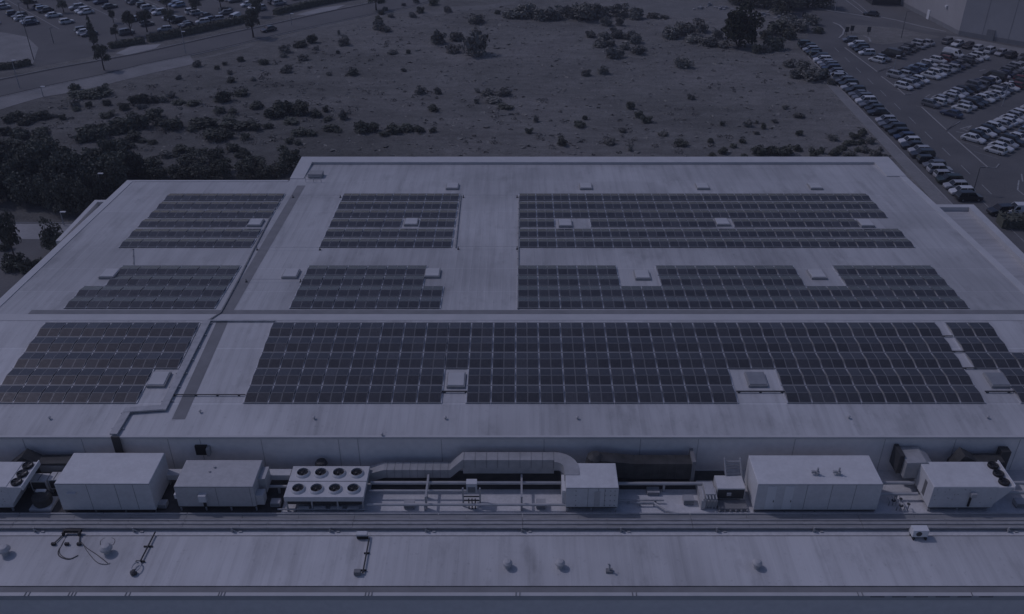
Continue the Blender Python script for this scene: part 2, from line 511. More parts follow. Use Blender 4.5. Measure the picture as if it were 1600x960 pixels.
for row0, ln in (((91.4, 213.8), 27), ((89.3, 204), 40), ((91, 192.4), 48), ((92.6, 186.5), 40), ((91, 171.4), 26), ((92.1, 165.2), 24)):
    r0 = Vector(row0)
    sgn = 1 if row0 in ((91.4, 213.8), (91, 192.4), (91, 171.4)) else -1
    for k in range(int(ln / 2.5) + 1):
        p = r0 + u_ * (2.5 * k - 1.25)
        ribbon(dash, [p - n_ * 2.4, p + n_ * 2.4], 0.1, 0.018)
for pts in ([(1500, 202), (1519, 196)], [(1494, 206), (1506, 208)], [(1504, 202), (1512, 205)], [(1519, 196), (1512, 201)],
            [(1505, 151), (1515, 146)], [(1446, 152), (1453, 148)], [(1530, 111), (1540, 109)], [(1592, 282), (1590, 297), (1600, 305)], [(1596, 272), (1598, 284)]):
    ribbon(dash, W(pts), 0.25, 0.018)
structure(dash.build('painted_line', M['paint']))
# service road and roundabout arm at the top right
flat('road', [(1228, 4), (1300, 13), (1330, -5), (1440, -5), (1445, 20), (1497, 55), (1455, 50), (1350, 32), (1305, 24), (1245, 14)], 0.016, M['asphalt2'])
flat('grass_island', [(1322, 38), (1400, 44), (1470, 58), (1440, 64), (1380, 70), (1345, 66), (1320, 58)], 0.04, M['field'])
b = MB()
for pts in ([(1234, 4), (1262, 10), (1300, 18)], [(1302, 36), (1312, 40), (1319, 47), (1317, 54), (1311, 60)], [(1350, 57), (1358, 60), (1360, 66)],
            [(1364, 25), (1400, 32), (1440, 42), (1478, 50)], [(1300, 18), (1340, 24), (1362, 28)]):
    ribbon(b, W(pts), 0.5, 0.0, 0.12)
structure(b.build('kerb', M['kerb']))
b = MB()
for pts in ([(1328, -2), (1340, 6), (1355, 19)], [(1318, -2), (1332, 8), (1348, 20)]):
    ribbon(b, W(pts), 0.3, 0.024)
structure(b.build('painted_line', M['paint']))
flat('warehouse_apron', [(1478, 56), (1500, 58), (1610, 78), (1610, 92), (1560, 84), (1505, 68), (1480, 66)], 0.02, M['paving'])
flat('dirt_track', [(960, 6), (1010, 2), (1080, 4), (1150, 14), (1200, 22), (1235, 18), (1215, 30), (1140, 30), (1060, 27), (1000, 20)], 0.012, M['dirt'])
flat('dirt_track', [(655, 22), (690, 12), (760, 8), (800, 2), (812, 4), (770, 14), (700, 20), (668, 26)], 0.012, M['dirt'])
# yard beside the left wing
flat('service_yard', [(-300, 40), (-60, 40), (-60, 126), (-64, 131), (-300, 131)], 0.010, M['asphalt2'], px=False)
flat('service_road', [(-300, 128.6), (-63, 128.6), (-63, 134.2), (-300, 134.2)], 0.018, M['pale_paving'], px=False)
b = MB()
b.box(-300, -66, 134.4, 134.55, 0, 0.12)
structure(b.build('kerb', M['kerb']))

# ------------------------------------------------------------------ the supermarket building
XL, XR = -61.4, 61.5
REAR, REARW, XSTEP = 140.2, 130.4, -36.0
bld = empty('supermarket_building', 'wide low supermarket building with pale ribbed metal roof carrying the solar arrays', 'building', (0, 75, 0))
bld.location = (0, 0, 0)
rf = MB()
zE, zR_, zW, zB = EAVE_Z, RIDGE_Z, roof_z(REARW), roof_z(REAR)
rf.face([(XL, EAVE_Y, zE), (XR, EAVE_Y, zE), (XR, RIDGE_Y, zR_), (XL, RIDGE_Y, zR_)])
rf.face([(XL, RIDGE_Y, zR_), (XR, RIDGE_Y, zR_), (XR, REARW, zW), (XL, REARW, zW)])
rf.face([(XSTEP, REARW, zW), (XR, REARW, zW), (XR, REAR, zB), (XSTEP, REAR, zB)])
rfo = rf.build('main_roof', [M['roof'], M['roof_front']], bld)
rfo.data.polygons[0].material_index = 1
wl = MB()
# walls down to the ground (front wall stands above the plant deck)
def wallquad(x0, y0, x1, y1, z0, z1a, z1b): wl.face([(x0, y0, z0), (x1, y1, z0), (x1, y1, z1b), (x0, y0, z1a)])
wy = EAVE_Y + 0.12
wallquad(XL + .1, wy, XR - .1, wy, 0, zE - .02, zE - .02)
for (xa, ya, xb, yb) in ((XR - .1, wy, XR - .1, RIDGE_Y), (XR - .1, RIDGE_Y, XR - .1, REAR - .1), (XR - .1, REAR - .1, XSTEP + .1, REAR - .1), (XSTEP + .1, REAR - .1, XSTEP + .1, REARW - .1),
                         (XSTEP + .1, REARW - .1, XL + .1, REARW - .1), (XL + .1, REARW - .1, XL + .1, RIDGE_Y), (XL + .1, RIDGE_Y, XL + .1, wy)):
    wallquad(xa, ya, xb, yb, 0, roof_z(ya) - .02, roof_z(yb) - .02)
wl.build('wall', M['clad'], bld)
jn = MB()
for px_ in (131, 265, 315, 410, 530, 560, 690, 850, 1000, 1090, 1240, 1380, 1490, 1590, 40):
    x = at(px_, 700, 8.5).x
    jn.box(x - 0.03, x + 0.03, wy - 0.03, wy + 0.02, 5.7, zE - 0.15)
jn.build('wall_joint', M['wall_seam'], bld)
fl = MB()
fl.box(XL - .05, XR + .05, EAVE_Y - 0.14, EAVE_Y + 0.12, zE - 0.22, zE + 0.03)
fl.build('eaves_flashing', M['flash'], bld)
for xs in (XL, XR):
    fl = MB()
    x0, x1 = (xs - .08, xs + 0.95) if xs < 0 else (xs - 0.95, xs + .08)
    fl.box(x0, x1, EAVE_Y, RIDGE_Y, zE - .15, zE + 0.07, zr=zR_ - zE)
    ye = REARW if xs < 0 else REAR
    fl.box(x0, x1, RIDGE_Y + .01, ye, zR_ - .15, zR_ + 0.07, zr=roof_z(ye) - zR_)
    fl.build('verge_flashing', M['flash'], bld)
# rear parapet capping with upstand, returning down the left step and right edge
pp = MB()
pp.box(XSTEP - .08, XR + .08, REAR - 2.3, REAR + .05, zB - .2, zB + 0.52)
pp.box(XSTEP - .08, XSTEP + 2.1, REARW + .8, REAR - 2.31, zB - .2, zB + 0.52, zr=0)
pp.box(XR - 3.0, XR + .08, REAR - 8.0, REAR - 2.31, zB - .1, zB + 0.52)
pp.build('parapet', M['flash'], bld)
pw = MB()
pw.box(XL - .08, XSTEP - .1, REARW - 0.5, REARW + .05, zW - .2, zW + 0.09)
pw.build('verge_flashing', M['flash'], bld)
gt = MB()
gt.face([(-34.3, EAVE_Y + 2.4, roof_z(EAVE_Y + 2.4) + .012), (-33.0, EAVE_Y + 2.4, roof_z(EAVE_Y + 2.4) + .012), (-33.0, RIDGE_Y - .55, roof_z(RIDGE_Y - .55) + .012), (-34.3, RIDGE_Y - .55, roof_z(RIDGE_Y - .55) + .012)])
gt.face([(-34.3, RIDGE_Y + .6, roof_z(RIDGE_Y + .6) + .012), (-33.0, RIDGE_Y + .6, roof_z(RIDGE_Y + .6) + .012), (-33.0, 128.3, roof_z(128.3) + .012), (-34.3, 128.3, roof_z(128.3) + .012)])
gt.build('gutter', M['gutter'], bld)
rc = MB()
rc.face([(XL + 5, RIDGE_Y, zR_ + .03), (XR - 2, RIDGE_Y, zR_ + .03), (XR - 2, RIDGE_Y + .95, roof_z(RIDGE_Y + .95) + .03), (XL + 5, RIDGE_Y + .95, roof_z(RIDGE_Y + .95) + .03)])
rc.build('ridge_channel', M['gutter'], bld)
rc = MB()
rc.face([(XL + 1, RIDGE_Y - 1.25, roof_z(RIDGE_Y - 1.25) + .03), (XR - 1, RIDGE_Y - 1.25, roof_z(RIDGE_Y - 1.25) + .03), (XR - 1, RIDGE_Y - .02, zR_ + .03), (XL + 1, RIDGE_Y - .02, zR_ + .03)])
rc.build('ridge_cap', M['flash'], bld)
# right-hand extension (lower roof with parapet)
ex = MB()
EX0, EX1, EXB = XR + .12, 68.7, 123.4
ex.face([(EX0, 40, 7.9), (EX1 - 1.1, 40, 7.9), (EX1 - 1.1, EXB - 1.0, 7.9), (EX0, EXB - 1.0, 7.9)])
ex.build('extension_roof', M['roof_x'], bld)
ex = MB()
ex.box(EX1 - 1.1, EX1, 40, EXB, 0, 8.55)
ex.box(EX0, EX1 - 1.11, EXB - 1.0, EXB, 0, 8.55)
ex.build('extension_parapet', M['flash'], bld)
# small canopy box on the left side
cn = MB()
cn.box(-65.2, -64.5, 112.5, 126.2, 6.0, 8.0)
cn.box(-64.49, XL - .1, 125.5, 126.2, 6.0, 8.0)
cn.box(-64.49, XL - .1, 112.5, 125.49, 6.9, 7.25)
cn.build('side_canopy', M['flash'], bld)
cp = MB()
for y in (113, 119, 125.6):
    cp.box(-65.0, -64.75, y, y + .25, 0, 6.0)
cp.build('canopy_post', M['flash'], bld)

# plant deck, lower front roof, gutter, coping and front facade
DZ = 5.6
dk = MB(); dk.face([(XL, 58.72, DZ), (XR, 58.72, DZ), (XR, wy, DZ), (XL, wy, DZ)])
dk.build('plant_deck', M['deck'], bld)
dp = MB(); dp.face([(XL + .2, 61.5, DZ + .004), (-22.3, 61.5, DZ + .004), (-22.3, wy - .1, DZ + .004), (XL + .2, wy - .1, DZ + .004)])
dp.build('dark_membrane_and_shade', M['membrane'], bld)
for xa_, xb_ in ((-14.3, 4.2), (9.4, 20.4)):  # shade under the ducts and along the wall, painted as dark strips
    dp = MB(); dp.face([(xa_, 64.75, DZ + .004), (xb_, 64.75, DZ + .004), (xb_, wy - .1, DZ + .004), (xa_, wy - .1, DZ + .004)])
    dp.build('dark_membrane_and_shade', M['membrane'], bld)
lr = MB()
lr.face([(-75, 52.95, DZ - 0.06), (75, 52.95, DZ - 0.06), (75, 58.55, DZ + 0.1), (-75, 58.55, DZ + 0.1)])
lr.build('lower_roof', M['roof_low'], bld)
vg = MB(); vg.box(-75, 75, 58.552, 58.718, DZ - .3, DZ - 0.12)
vg.build('valley_gutter', M['dark'], bld)
gg = MB(); gg.box(-75, 75, 52.218, 53.3, DZ - 0.3, DZ - 0.14)
gg.build('eaves_gutter', M['gutter'], bld)
co = MB(); co.box(-75, 75, 51.85, 52.215, DZ - 0.55, DZ - 0.02)
co.build('coping', M['flash'], bld)
fc = MB(); fc.box(-75, 75, 51.95, 52.2, 0, DZ - 0.56)
fc.build('front_facade', M['clad'], bld)
cl = MB()
for px_ in (40, 46, 108, 113, 118, 197, 203, 342, 346, 351, 571, 576, 581, 806, 812, 988, 994, 1340, 1347, 1518):
    p = at(px_, 927.5, DZ)
    cl.box(p.x - .035, p.x + .035, 51.83, 52.28, DZ - .019, DZ + .03)
cl.build('coping_clip', M['gutter'], bld)
sl = MB()
for px_ in range(1360, 1560, 34):
    p = at(px_, 930, DZ)
    sl.box(p.x, p.x + 1.2, 51.84, 51.849, DZ - .2, DZ - .08)
sl.build('facade_slot', M['joint'], bld)

# rooflights: kerb with a pale lid, parts of the roof
def rooflight(px, py, w=1.9, l=2.3, glass='flash'):
    p = on_roof(px, py)
    sl_ = SLF if p.y < RIDGE_Y else -SLR
    c = MB(); c.box(-w / 2, w / 2, -l / 2, l / 2, -0.05, 0.29)
    o = c.build('rooflight', M['curb'], bld, p)
    o.rotation_euler = (sl_, 0, 0)
    t = MB()
    a, bb = w / 2 - .1, l / 2 - .1
    t.face([(-a, -bb, .295), (a, -bb, .295), (a * .97, -bb * .97, .37), (-a * .97, -bb * .97, .37)])
    t.face([(a, -bb, .295), (a, bb, .295), (a * .97, bb * .97, .37), (a * .97, -bb * .97, .37)])
    t.face([(a, bb, .295), (-a, bb, .295), (-a * .97, bb * .97, .37), (a * .97, bb * .97, .37)])
    t.face([(-a, bb, .295), (-a, -bb, .295), (-a * .97, -bb * .97, .37), (-a * .97, bb * .97, .37)])
    t.face([(-a * .97, -bb * .97, .37), (a * .97, -bb * .97, .37), (a * .97, bb * .97, .37), (-a * .97, bb * .97, .37)])
    t.build('lid', M[glass], o)
for (px, py) in ((707, 293), (915, 293), (1097, 293), (1273, 293), (172, 430), (400, 350), (455, 430), (643, 349), (676, 429), (883, 351),
                 (1128, 349), (1352, 351), (1003, 432), (1276, 431)):
    rooflight(px, py)
rooflight(249, 595); rooflight(713, 596)
rooflight(1181, 595, 2.0, 2.2, 'skyl'); rooflight(1557, 596, 2.0, 2.2, 'skyl')
p = on_roof(494, 276)
hb = MB(); hb.box(-1.1, 1.1, -.8, .8, -.1, .7)
hb.build('roof_hatch', M['curb'], bld, p)

# small vents through the front slope
vent_n = ['leftmost', 'second', 'third', 'fourth', 'fifth', 'sixth', 'seventh', 'rightmost']
for i, (px, py) in enumerate(((78, 655), (313, 645), (491, 655), (597, 681), (696, 655), (902, 655), (1326, 654), (1543, 654))):
    p = on_roof(px, py)
    c = MB(); c.lathe([(.07, -.05), (.07, .2), (.15, .21), (.15, .27), (.04, .33)], n=10)
    o = c.build('roof_cowl', M['galv'], None, p)
    tag(o, '%s of the tiny pipe cowls along the front eaves of the main roof' % vent_n[i], 'roof cowl', 'tiny pipe cowls near the front eaves')

# ------------------------------------------------------------------ solar arrays
CELL, TENT = 2.5, 2.72
def panel_mesh(face_front):
    b = MB()
    w, l, th, fr = 1.165, 1.272, 0.035, 0.03
    h = 0.195
    # local origin at the centre of the low edge; slope along +y (front) or -y (rear)
    s = 1 if face_front else -1
    ang = math.atan2(h, l) * s
    def P(x, y, z):
        # y runs from low edge (0) to high edge (l)
        yy = y * math.cos(abs(ang)) - z * math.sin(abs(ang))
        zz = y * math.sin(abs(ang)) + z * math.cos(abs(ang))
        return (x, s * yy, zz)
    def q(pts, m):
        pts = [P(*p_) for p_ in pts]
        b.face(pts if s > 0 else pts[::-1], m)
    a = w / 2
    q([(-a + fr, fr, th - .004), (a - fr, fr, th - .004), (a - fr, l - fr, th - .004), (-a + fr, l - fr, th - .004)], 0)
    for (x0, x1, y0, y1) in ((-a, a, 0, fr), (-a, a, l - fr, l), (-a, -a + fr, fr, l - fr), (a - fr, a, fr, l - fr)):
        q([(x0, y0, th), (x1, y0, th), (x1, y1, th), (x0, y1, th)], 1)
    q([(-a, 0, 0), (a, 0, 0), (a, 0, th), (-a, 0, th)], 1)
    q([(a, l, 0), (-a, l, 0), (-a, l, th), (a, l, th)], 1)
    q([(-a, l, 0), (-a, 0, 0), (-a, 0, th), (-a, l, th)], 1)
    q([(a, 0, 0), (a, l, 0), (a, l, th), (a, 0, th)], 1)
    q([(-a, l, 0), (a, l, 0), (a, 0, 0), (-a, 0, 0)], 1)
    return b.mesh('solar_panel', [M['cells'], M['alu']])
PM_F, PM_R = panel_mesh(True), panel_mesh(False)
ROWS = 0
def solar_row(x0, ncell, y0, label, first_half=False):
    """A row of back-to-back tilted panels on the roof, x0 its left end, y0 its front edge."""
    global ROWS
    ROWS += 1
    sl_ = SLF if y0 < RIDGE_Y else -SLR
    t = empty('solar_panel_row', label, 'solar panels', (x0, y0, roof_z(y0)), 0, 'rows of tilted solar panels on the roof')
    t.rotation_euler = (sl_, 0, 0)
    for i in range(ncell):
        for j in (0, 1):
            x = i * CELL + 0.07 + 0.5825 + j * 1.195
            o = put('solar_panel', PM_F, t, (x, 0.085, 0.09))
            o.rotation_euler = (R.uniform(-.006, .006), R.uniform(-.004, .004), 0)
            o = put('solar_panel', PM_R, t, (x, TENT - 0.085, 0.09))
            o.rotation_euler = (R.uniform(-.006, .006), R.uniform(-.004, .004), 0)
    b = MB()
    for i in range(ncell + 1):
        x = i * CELL
        b.box(x - .065, x + .065, 0.0, TENT - .02, 0.0, 0.10)
    b.box(0, ncell * CELL, 0.0, 0.06, 0.101, 0.13, 1)
    b.box(0, ncell * CELL, TENT - .07, TENT - .01, 0.101, 0.13, 1)
    b.build('mounting_rail', [M['rail'], M['alu']], t)
    return t
NTH = ['first', 'second', 'third', 'fourth', 'fifth', 'sixth']
# rear group, six rows, counted from the back parapet
rear_y0 = [121.95, 118.7, 115.45, 112.2, 108.75, 105.45]
for i, y0 in enumerate(rear_y0):
    n = NTH[i]
    solar_row(-53.0 + (0.2 if i < 3 else 0), 6 if i == 3 else 7, y0, 'solar row on the left wing, %s row from its rear edge' % n)
    if i == 3:
        solar_row(-26.4, 4, y0, 'short solar row left of the rooflight in the narrow middle rear array, fourth from rear')
        solar_row(-13.9, 2, y0, 'two-bay solar row right of the rooflight in the narrow middle rear array')
        solar_row(0.1, 2, y0, 'two-bay solar row left of the bare patch in the wide rear right array')
        solar_row(10.1, 7, y0, 'seven-bay solar row between two rooflights in the wide rear right array')
        solar_row(30.1, 7, y0, 'solar row ending at the bare patch near the right end of the rear array')
    else:
        solar_row(-26.4, 7, y0, 'solar row of the narrow middle rear array, %s row from the rear' % n)
        solar_row(0.1, 21, y0, 'long solar row of the wide rear right array, %s row from the rear' % n)
# middle group, four rows in front of it
mid_y0 = [97.2, 94.35, 91.5, 88.65]
for i, y0 in enumerate(mid_y0):
    n = NTH[i]
    if i < 2:
        solar_row(-50.3, 6, y0, 'shortened solar row beside the rooflight left of the gutter strip, %s behind the ridge group' % n)
        solar_row(-26.6, 6, y0, 'shortened solar row of the middle array behind the ridge, %s from its rear' % n)
        solar_row(-0.1, 5, y0, 'five-bay solar row left of the rooflight behind the ridge, %s from the rear' % n)
        solar_row(17.4, 7, y0, 'seven-bay solar row between two rooflights behind the ridge, %s from the rear' % n)
        solar_row(39.9, 5, y0, 'five-bay solar row at the right end behind the ridge, %s from the rear' % n)
    else:
        m_ = 'second' if i == 2 else 'next'
        solar_row(-52.8, 7, y0, 'full solar row on the left wing just behind the ridge, %s to the ridge line' % m_)
        solar_row(-26.6, 7, y0, 'full solar row of the middle array behind the ridge, %s to the ridge line' % m_)
        solar_row(-0.1, 21, y0, 'long full solar row of the right array behind the ridge, %s to the ridge line' % m_)
# front group, five rows on the slope facing the camera
fr_y0 = [82.98, 80.26, 77.54, 74.82, 72.1]
for i, y0 in enumerate(fr_y0):
    n = NTH[i]
    solar_row(-53.6, 7 if i < 3 else 6, y0, 'solar row left of the pipe run on the front slope, %s row from the ridge' % n)
    if i < 3:
        solar_row(-27.8, 8, y0, 'left eight-bay section of the %s front slope row from the ridge' % n)
        solar_row(-7.8, 22, y0, 'long twenty-two-bay section of the %s front slope row from the ridge' % n)
        solar_row(48.3, 3 if i > 1 else 2, y0, 'short solar row at the right edge of the front slope, %s from the ridge' % n)
    else:
        solar_row(-27.8, 8, y0, 'eight-bay solar row left of the middle rooflight on the front slope, %s from ridge' % n)
        solar_row(-5.3, 11, y0, 'eleven-bay solar row between two rooflights on the front slope, %s from ridge' % n)
        solar_row(27.2, 8, y0, 'eight-bay solar row right of the darker rooflight on the front slope, %s from ridge' % n)
        solar_row(50.8, 3, y0, 'solar row cut by the right image edge beside a rooflight, %s from ridge' % n)

# cable conduits and pipe runs on the roof
def roof_pts(pts, lift=0.12):
    out = []
    for p_ in pts:
        q = on_roof(*p_)
        out.append((q.x, q.y, q.z + lift))
    return out
def tray(name, pts, w, h, m, label, cat='cable tray'):
    b = MB()
    P = [Vector(p_) for p_ in pts]
    for i in range(len(P) - 1):
        a, c = P[i], P[i + 1]
        t = (c - a); t2 = Vector((t.x, t.y, 0)).normalized()
        s = Vector((-t2.y, t2.x, 0)) * w / 2
        ext = t.normalized() * (w / 2 if i < len(P) - 2 else 0)
        c2 = c + ext
        for (o0, o1, z0, z1) in ((-1, 1, 0, h),):
            v = [a - s, a + s, c2 + s, c2 - s]
            lo = [q + Vector((0, 0, 0.0005 * i)) for q in v]
            hi = [q + Vector((0, 0, h + 0.002 * i)) for q in v]
            b.face(hi if (hi[1] - hi[0]).cross(hi[2] - hi[1]).z > 0 else hi[::-1])
            for k in range(4):
                k2 = (k + 1) % 4
                b.face([lo[k], lo[k2], hi[k2], hi[k]])
    # support feet
    for i in range(len(P) - 1):
        L_ = (P[i + 1] - P[i]).length
        for k in range(int(L_ / 2.2) + 1):
            q = P[i].lerp(P[i + 1], min(1, (k * 2.2 + 0.3) / max(L_, .3)))
            b.box(q.x - w * .75 - .03, q.x + w * .75 + .03, q.y - .06, q.y + .06, q.z - 0.16, q.z - 0.004)
    return tag(b.build(name, m), label, cat)
tray('cable_tray', roof_pts([(325, 504), (256, 640), (201, 644), (178, 682)], .16), 0.75, 0.16, M['galv'], 'wide cable tray zigzagging down the front slope to the eaves')
b = MB(); b.box(-0.38, 0.38, -.02, .14, -2.6, 0.2)
q = on_roof(181, 681)
tag(b.build('cable_riser', M['dark'], None, (q.x + .1, EAVE_Y - .32, zE)), 'dark cable riser box dropping down the wall below the cable tray', 'cable riser')
tray('cable_tray', roof_pts([(326, 503), (430, 503)], .12), 0.22, 0.1, M['galv'], 'thin pale tray running right along the ridge from the zigzag tray')
tray('cable_tray', roof_pts([(440, 307), (396, 392), (372, 440), (345, 490), (325, 503)], .1), 0.16, 0.06, M['gutter'], 'thin cable tray along the right edge of the left wing arrays')
tray('cable_tray', roof_pts([(811, 308), (810, 392), (809, 484)], .1), 0.12, 0.08, M['galv2'], 'thin grey cable tray down the left edge of the wide right array')
tray('cable_tray', roof_pts([(720, 306), (712, 388)], .1), 0.12, 0.08, M['galv2'], 'thin grey cable tray down the right edge of the narrow middle rear array')
tray('conduit', roof_pts([(268, 619), (384, 619)], .14), 0.1, 0.07, M['cable'], 'dark conduit crossing the bare strip left of the front array', 'conduit')
tray('conduit', roof_pts([(690, 614), (732, 614)], .14), 0.12, 0.1, M['cable'], 'short conduit in front of the middle rooflight', 'conduit')
tray('conduit', roof_pts([(1150, 614), (1230, 614)], .14), 0.12, 0.1, M['cable'], 'conduit in front of the darker rooflight between front arrays', 'conduit')
tray('conduit', roof_pts([(1538, 614), (1612, 614)], .14), 0.12, 0.1, M['cable'], 'conduit at the right edge of the front slope', 'conduit')
tray('conduit', roof_pts([(208, 389), (209, 415)], .1), 0.06, 0.06, M['galv2'], 'short conduit between two array groups on the left wing', 'conduit')
for k, (y_, xs) in enumerate(((577, (1503, 1525)), (551, (1486, 1508)), (527, (1470, 1488)))):
    tray('conduit', roof_pts([(xs[0], y_), (xs[1], y_)], .12), 0.12, 0.08, M['cable'], ['lowest', 'middle', 'uppermost'][k] + ' short conduit in the gap before the right edge array', 'conduit')
def lifeline(pts, label):
    P = roof_pts(pts, 0.0)
    a, c = Vector(P[0]), Vector(P[1])
    t = empty('safety_line', label, 'safety line', a)
    n = max(2, int((c - a).length / 4.5) + 1)
    for i in range(n):
        q = a.lerp(c, i / (n - 1)) - a
        b = MB(); b.box(q.x - .12, q.x + .12, q.y - .12, q.y + .12, q.z - .02, q.z + .1); b.tube([(q.x, q.y, q.z), (q.x, q.y, q.z + .42)], .05, 6)
        b.build('post', M['dark'], t)
    b = MB(); d = c - a
    b.tube([(0, 0, .4), (d.x, d.y, d.z + .4)], .022, 5)
    b.build('wire', M['galv'], t)
lifeline([(458, 309), (532, 309)], 'thin safety line on posts left of the narrow rear array')
lifeline([(724, 309), (808, 309)], 'thin safety line on posts between the two rear arrays')
lifeline([(402, 391), (500, 391)], 'thin safety line on posts in front of the left rear arrays')
lifeline([(716, 390), (808, 390)], 'thin safety line on posts in the wide bare strip of the roof')
lifeline([(385, 441), (470, 441)], 'thin safety line on posts beside the rooflight near the gutter')
# short guard rail at the back left corner
t = empty('guard_rail', 'low guard rail by the roof hatch at the rear left corner', 'guard rail', on_roof(490, 285))
b = MB()
for x in (-1.2, 0, 1.2): b.tube([(x, 0, 0), (x, 0, 1.0)], .04, 6)
b.build('post', M['galv'], t)
b = MB(); b.tube([(-1.2, 0, 1.0), (1.2, 0, 1.0)], .04, 6); b.tube([(-1.2, 0, .5), (1.2, 0, .5)], .03, 6)
b.build('rail', M['galv'], t)

# ------------------------------------------------------------------ rooftop plant
def bevel_box(x0, x1, y0, y1, z0, z1, e=0.04):
    b = MB()
    b.box(x0, x1, y0, y1, z0, z1 - e)
    n = len(b.v)
    b.f.pop(1); b.m.pop(1)
    lo = [(x0, y0, z1 - e), (x1, y0, z1 - e), (x1, y1, z1 - e), (x0, y1, z1 - e)]
    hi = [(x0 + e, y0 + e, z1), (x1 - e, y0 + e, z1), (x1 - e, y1 - e, z1), (x0 + e, y1 - e, z1)]
    for i in range(4):
        j = (i + 1) % 4
        b.face([lo[i], lo[j], hi[j], hi[i]])
    b.face(hi)
    return b
def ahu(name, label, x0, x1, y0, y1, z0, z1, body, cat='air handling unit', seams=(), hatch=None):
    t = empty(name, label, cat, ((x0 + x1) / 2, y0, DZ))
    w = (x1 - x0) / 2
    zz0, zz1, dy = z0 - DZ, z1 - DZ, y1 - y0
    bevel_box(-w, w, 0, dy, zz0, zz1).build('casing', M[body], t)
    b = MB(); b.box(-w + .06, w - .06, .06, dy - .06, max(zz0 - .16, 0.04), zz0 - .002)
    b.build('base_frame', M['dark'], t)
    nleg = max(2, int(2 * w / 2.4) + 1)
    for i in range(nleg):
        x = -w + .12 + (2 * w - .24) * i / (nleg - 1)
        for y in (.15, dy - .15):
            b = MB(); b.box(x - .06, x + .06, y - .06, y + .06, 0, max(zz0 - .161, .04))
            b.build('leg', M['galv'], t)
    b = MB()
    for s_ in seams:
        x = -w + 2 * w * s_
        b.box(x - .018, x + .018, -.008, 0.01, zz0 + .05, zz1 - .1)
    b.box(-w + .02, w - .02, -.012, .01, zz1 - .11, zz1 - .075)
    if seams: b.build('panel_seam', M['joint'], t)
    for s_ in (hatch or ()):
        x = -w + 2 * w * s_
        b = MB(); b.box(x - .42, x + .42, -.03, .01, zz0 + .12, zz1 - .3)
        d = b.build('access_door', M['whitepaint'], t)
        b = MB(); b.box(x + .28, x + .34, -.07, -.031, zz0 + 1.0, zz0 + 1.2)
        b.build('handle', M['black'], d)
    return t
big = ahu('air_handling_unit', 'large pale box unit at the left, biggest casing left of the fan condenser', -42.6, -33.9, 61.6, 65.9, 6.0, 9.25, 'unit', seams=(.33, .63, .82))
b = MB(); b.box(-3.4, -2.6, -.25, 0, 2.55, 2.6); b.build('rain_hood', M['unit'], big)
u2 = ahu('air_handling_unit', 'medium greyer box unit between the large pale one and the eight-fan condenser', -31.8, -24.5, 61.8, 65.5, 6.25, 8.7, 'unit_grey', seams=(.52, .95))
b = MB(); b.box(-1.45, -.75, -.45, 0, 1.55, 2.3); b.build('control_box', M['unit'], u2)
b = MB(); b.box(-1.2, -1.0, -.2, 0, .75, 1.54); b.build('cable_drop', M['black'], u2)
b = MB(); b.box(3.66, 4.4, .1, 1.0, .75, 1.9); b.box(3.66, 4.3, 1.6, 3.3, .9, 2.6); b.build('side_module', M['unit_grey'], u2)
b = MB(); b.tube([(-.6, 2.6, 3.1), (-.6, 2.6, 3.25)], .12, 8); b.tube([(-.9, 2.0, 3.1), (-.9, 2.0, 3.22)], .1, 8); b.build('fitting', M['galv'], u2)
b = MB(); b.box(-3.95, -3.66, .2, .7, 1.4, 1.9); b.build('lamp_box', M['whitepaint'], u2)
u3 = ahu('air_handling_unit', 'smaller pale box unit fed by the curved duct at the middle of the deck', 4.4, 9.25, 61.6, 65.0, 6.35, 8.75, 'unit', seams=(.42, .62, .74))
b = MB(); b.box(-2.75, -2.44, 0.4, 2.6, .6, 2.4); b.build('side_panel', M['unit'], u3)
u4 = ahu('air_handling_unit', 'longest pale box unit with two small vents on top, right of the ladder', 22.0, 33.5, 61.6, 65.6, 6.0, 9.2, 'unit', seams=(.4, .6, .79), hatch=(.12, .26))
b = MB()
for fx in (-1.5, 1.2, 1.7, 2.1):
    for fz in (.95, 1.55, 2.2, 2.75): b.box(fx - .04, fx + .04, -.02, .005, fz - .04, fz + .04)
b.build('fastener', M['joint'], u3)
b = MB(); b.box(.2, .75, -.02, .004, .75, 2.7); b.build('access_door', M['unit_grey'], u3)
for x in (-.0, 2.0):
    b = MB(); b.lathe([(.2, 0), (.2, .35), (.09, .38), (.09, .8)], x, 1.3, 3.6, 10); b.box(x - .55, x - .2, 1.2, 1.4, 3.8, 4.05)
    b.build('top_vent', M['galv'], u4)

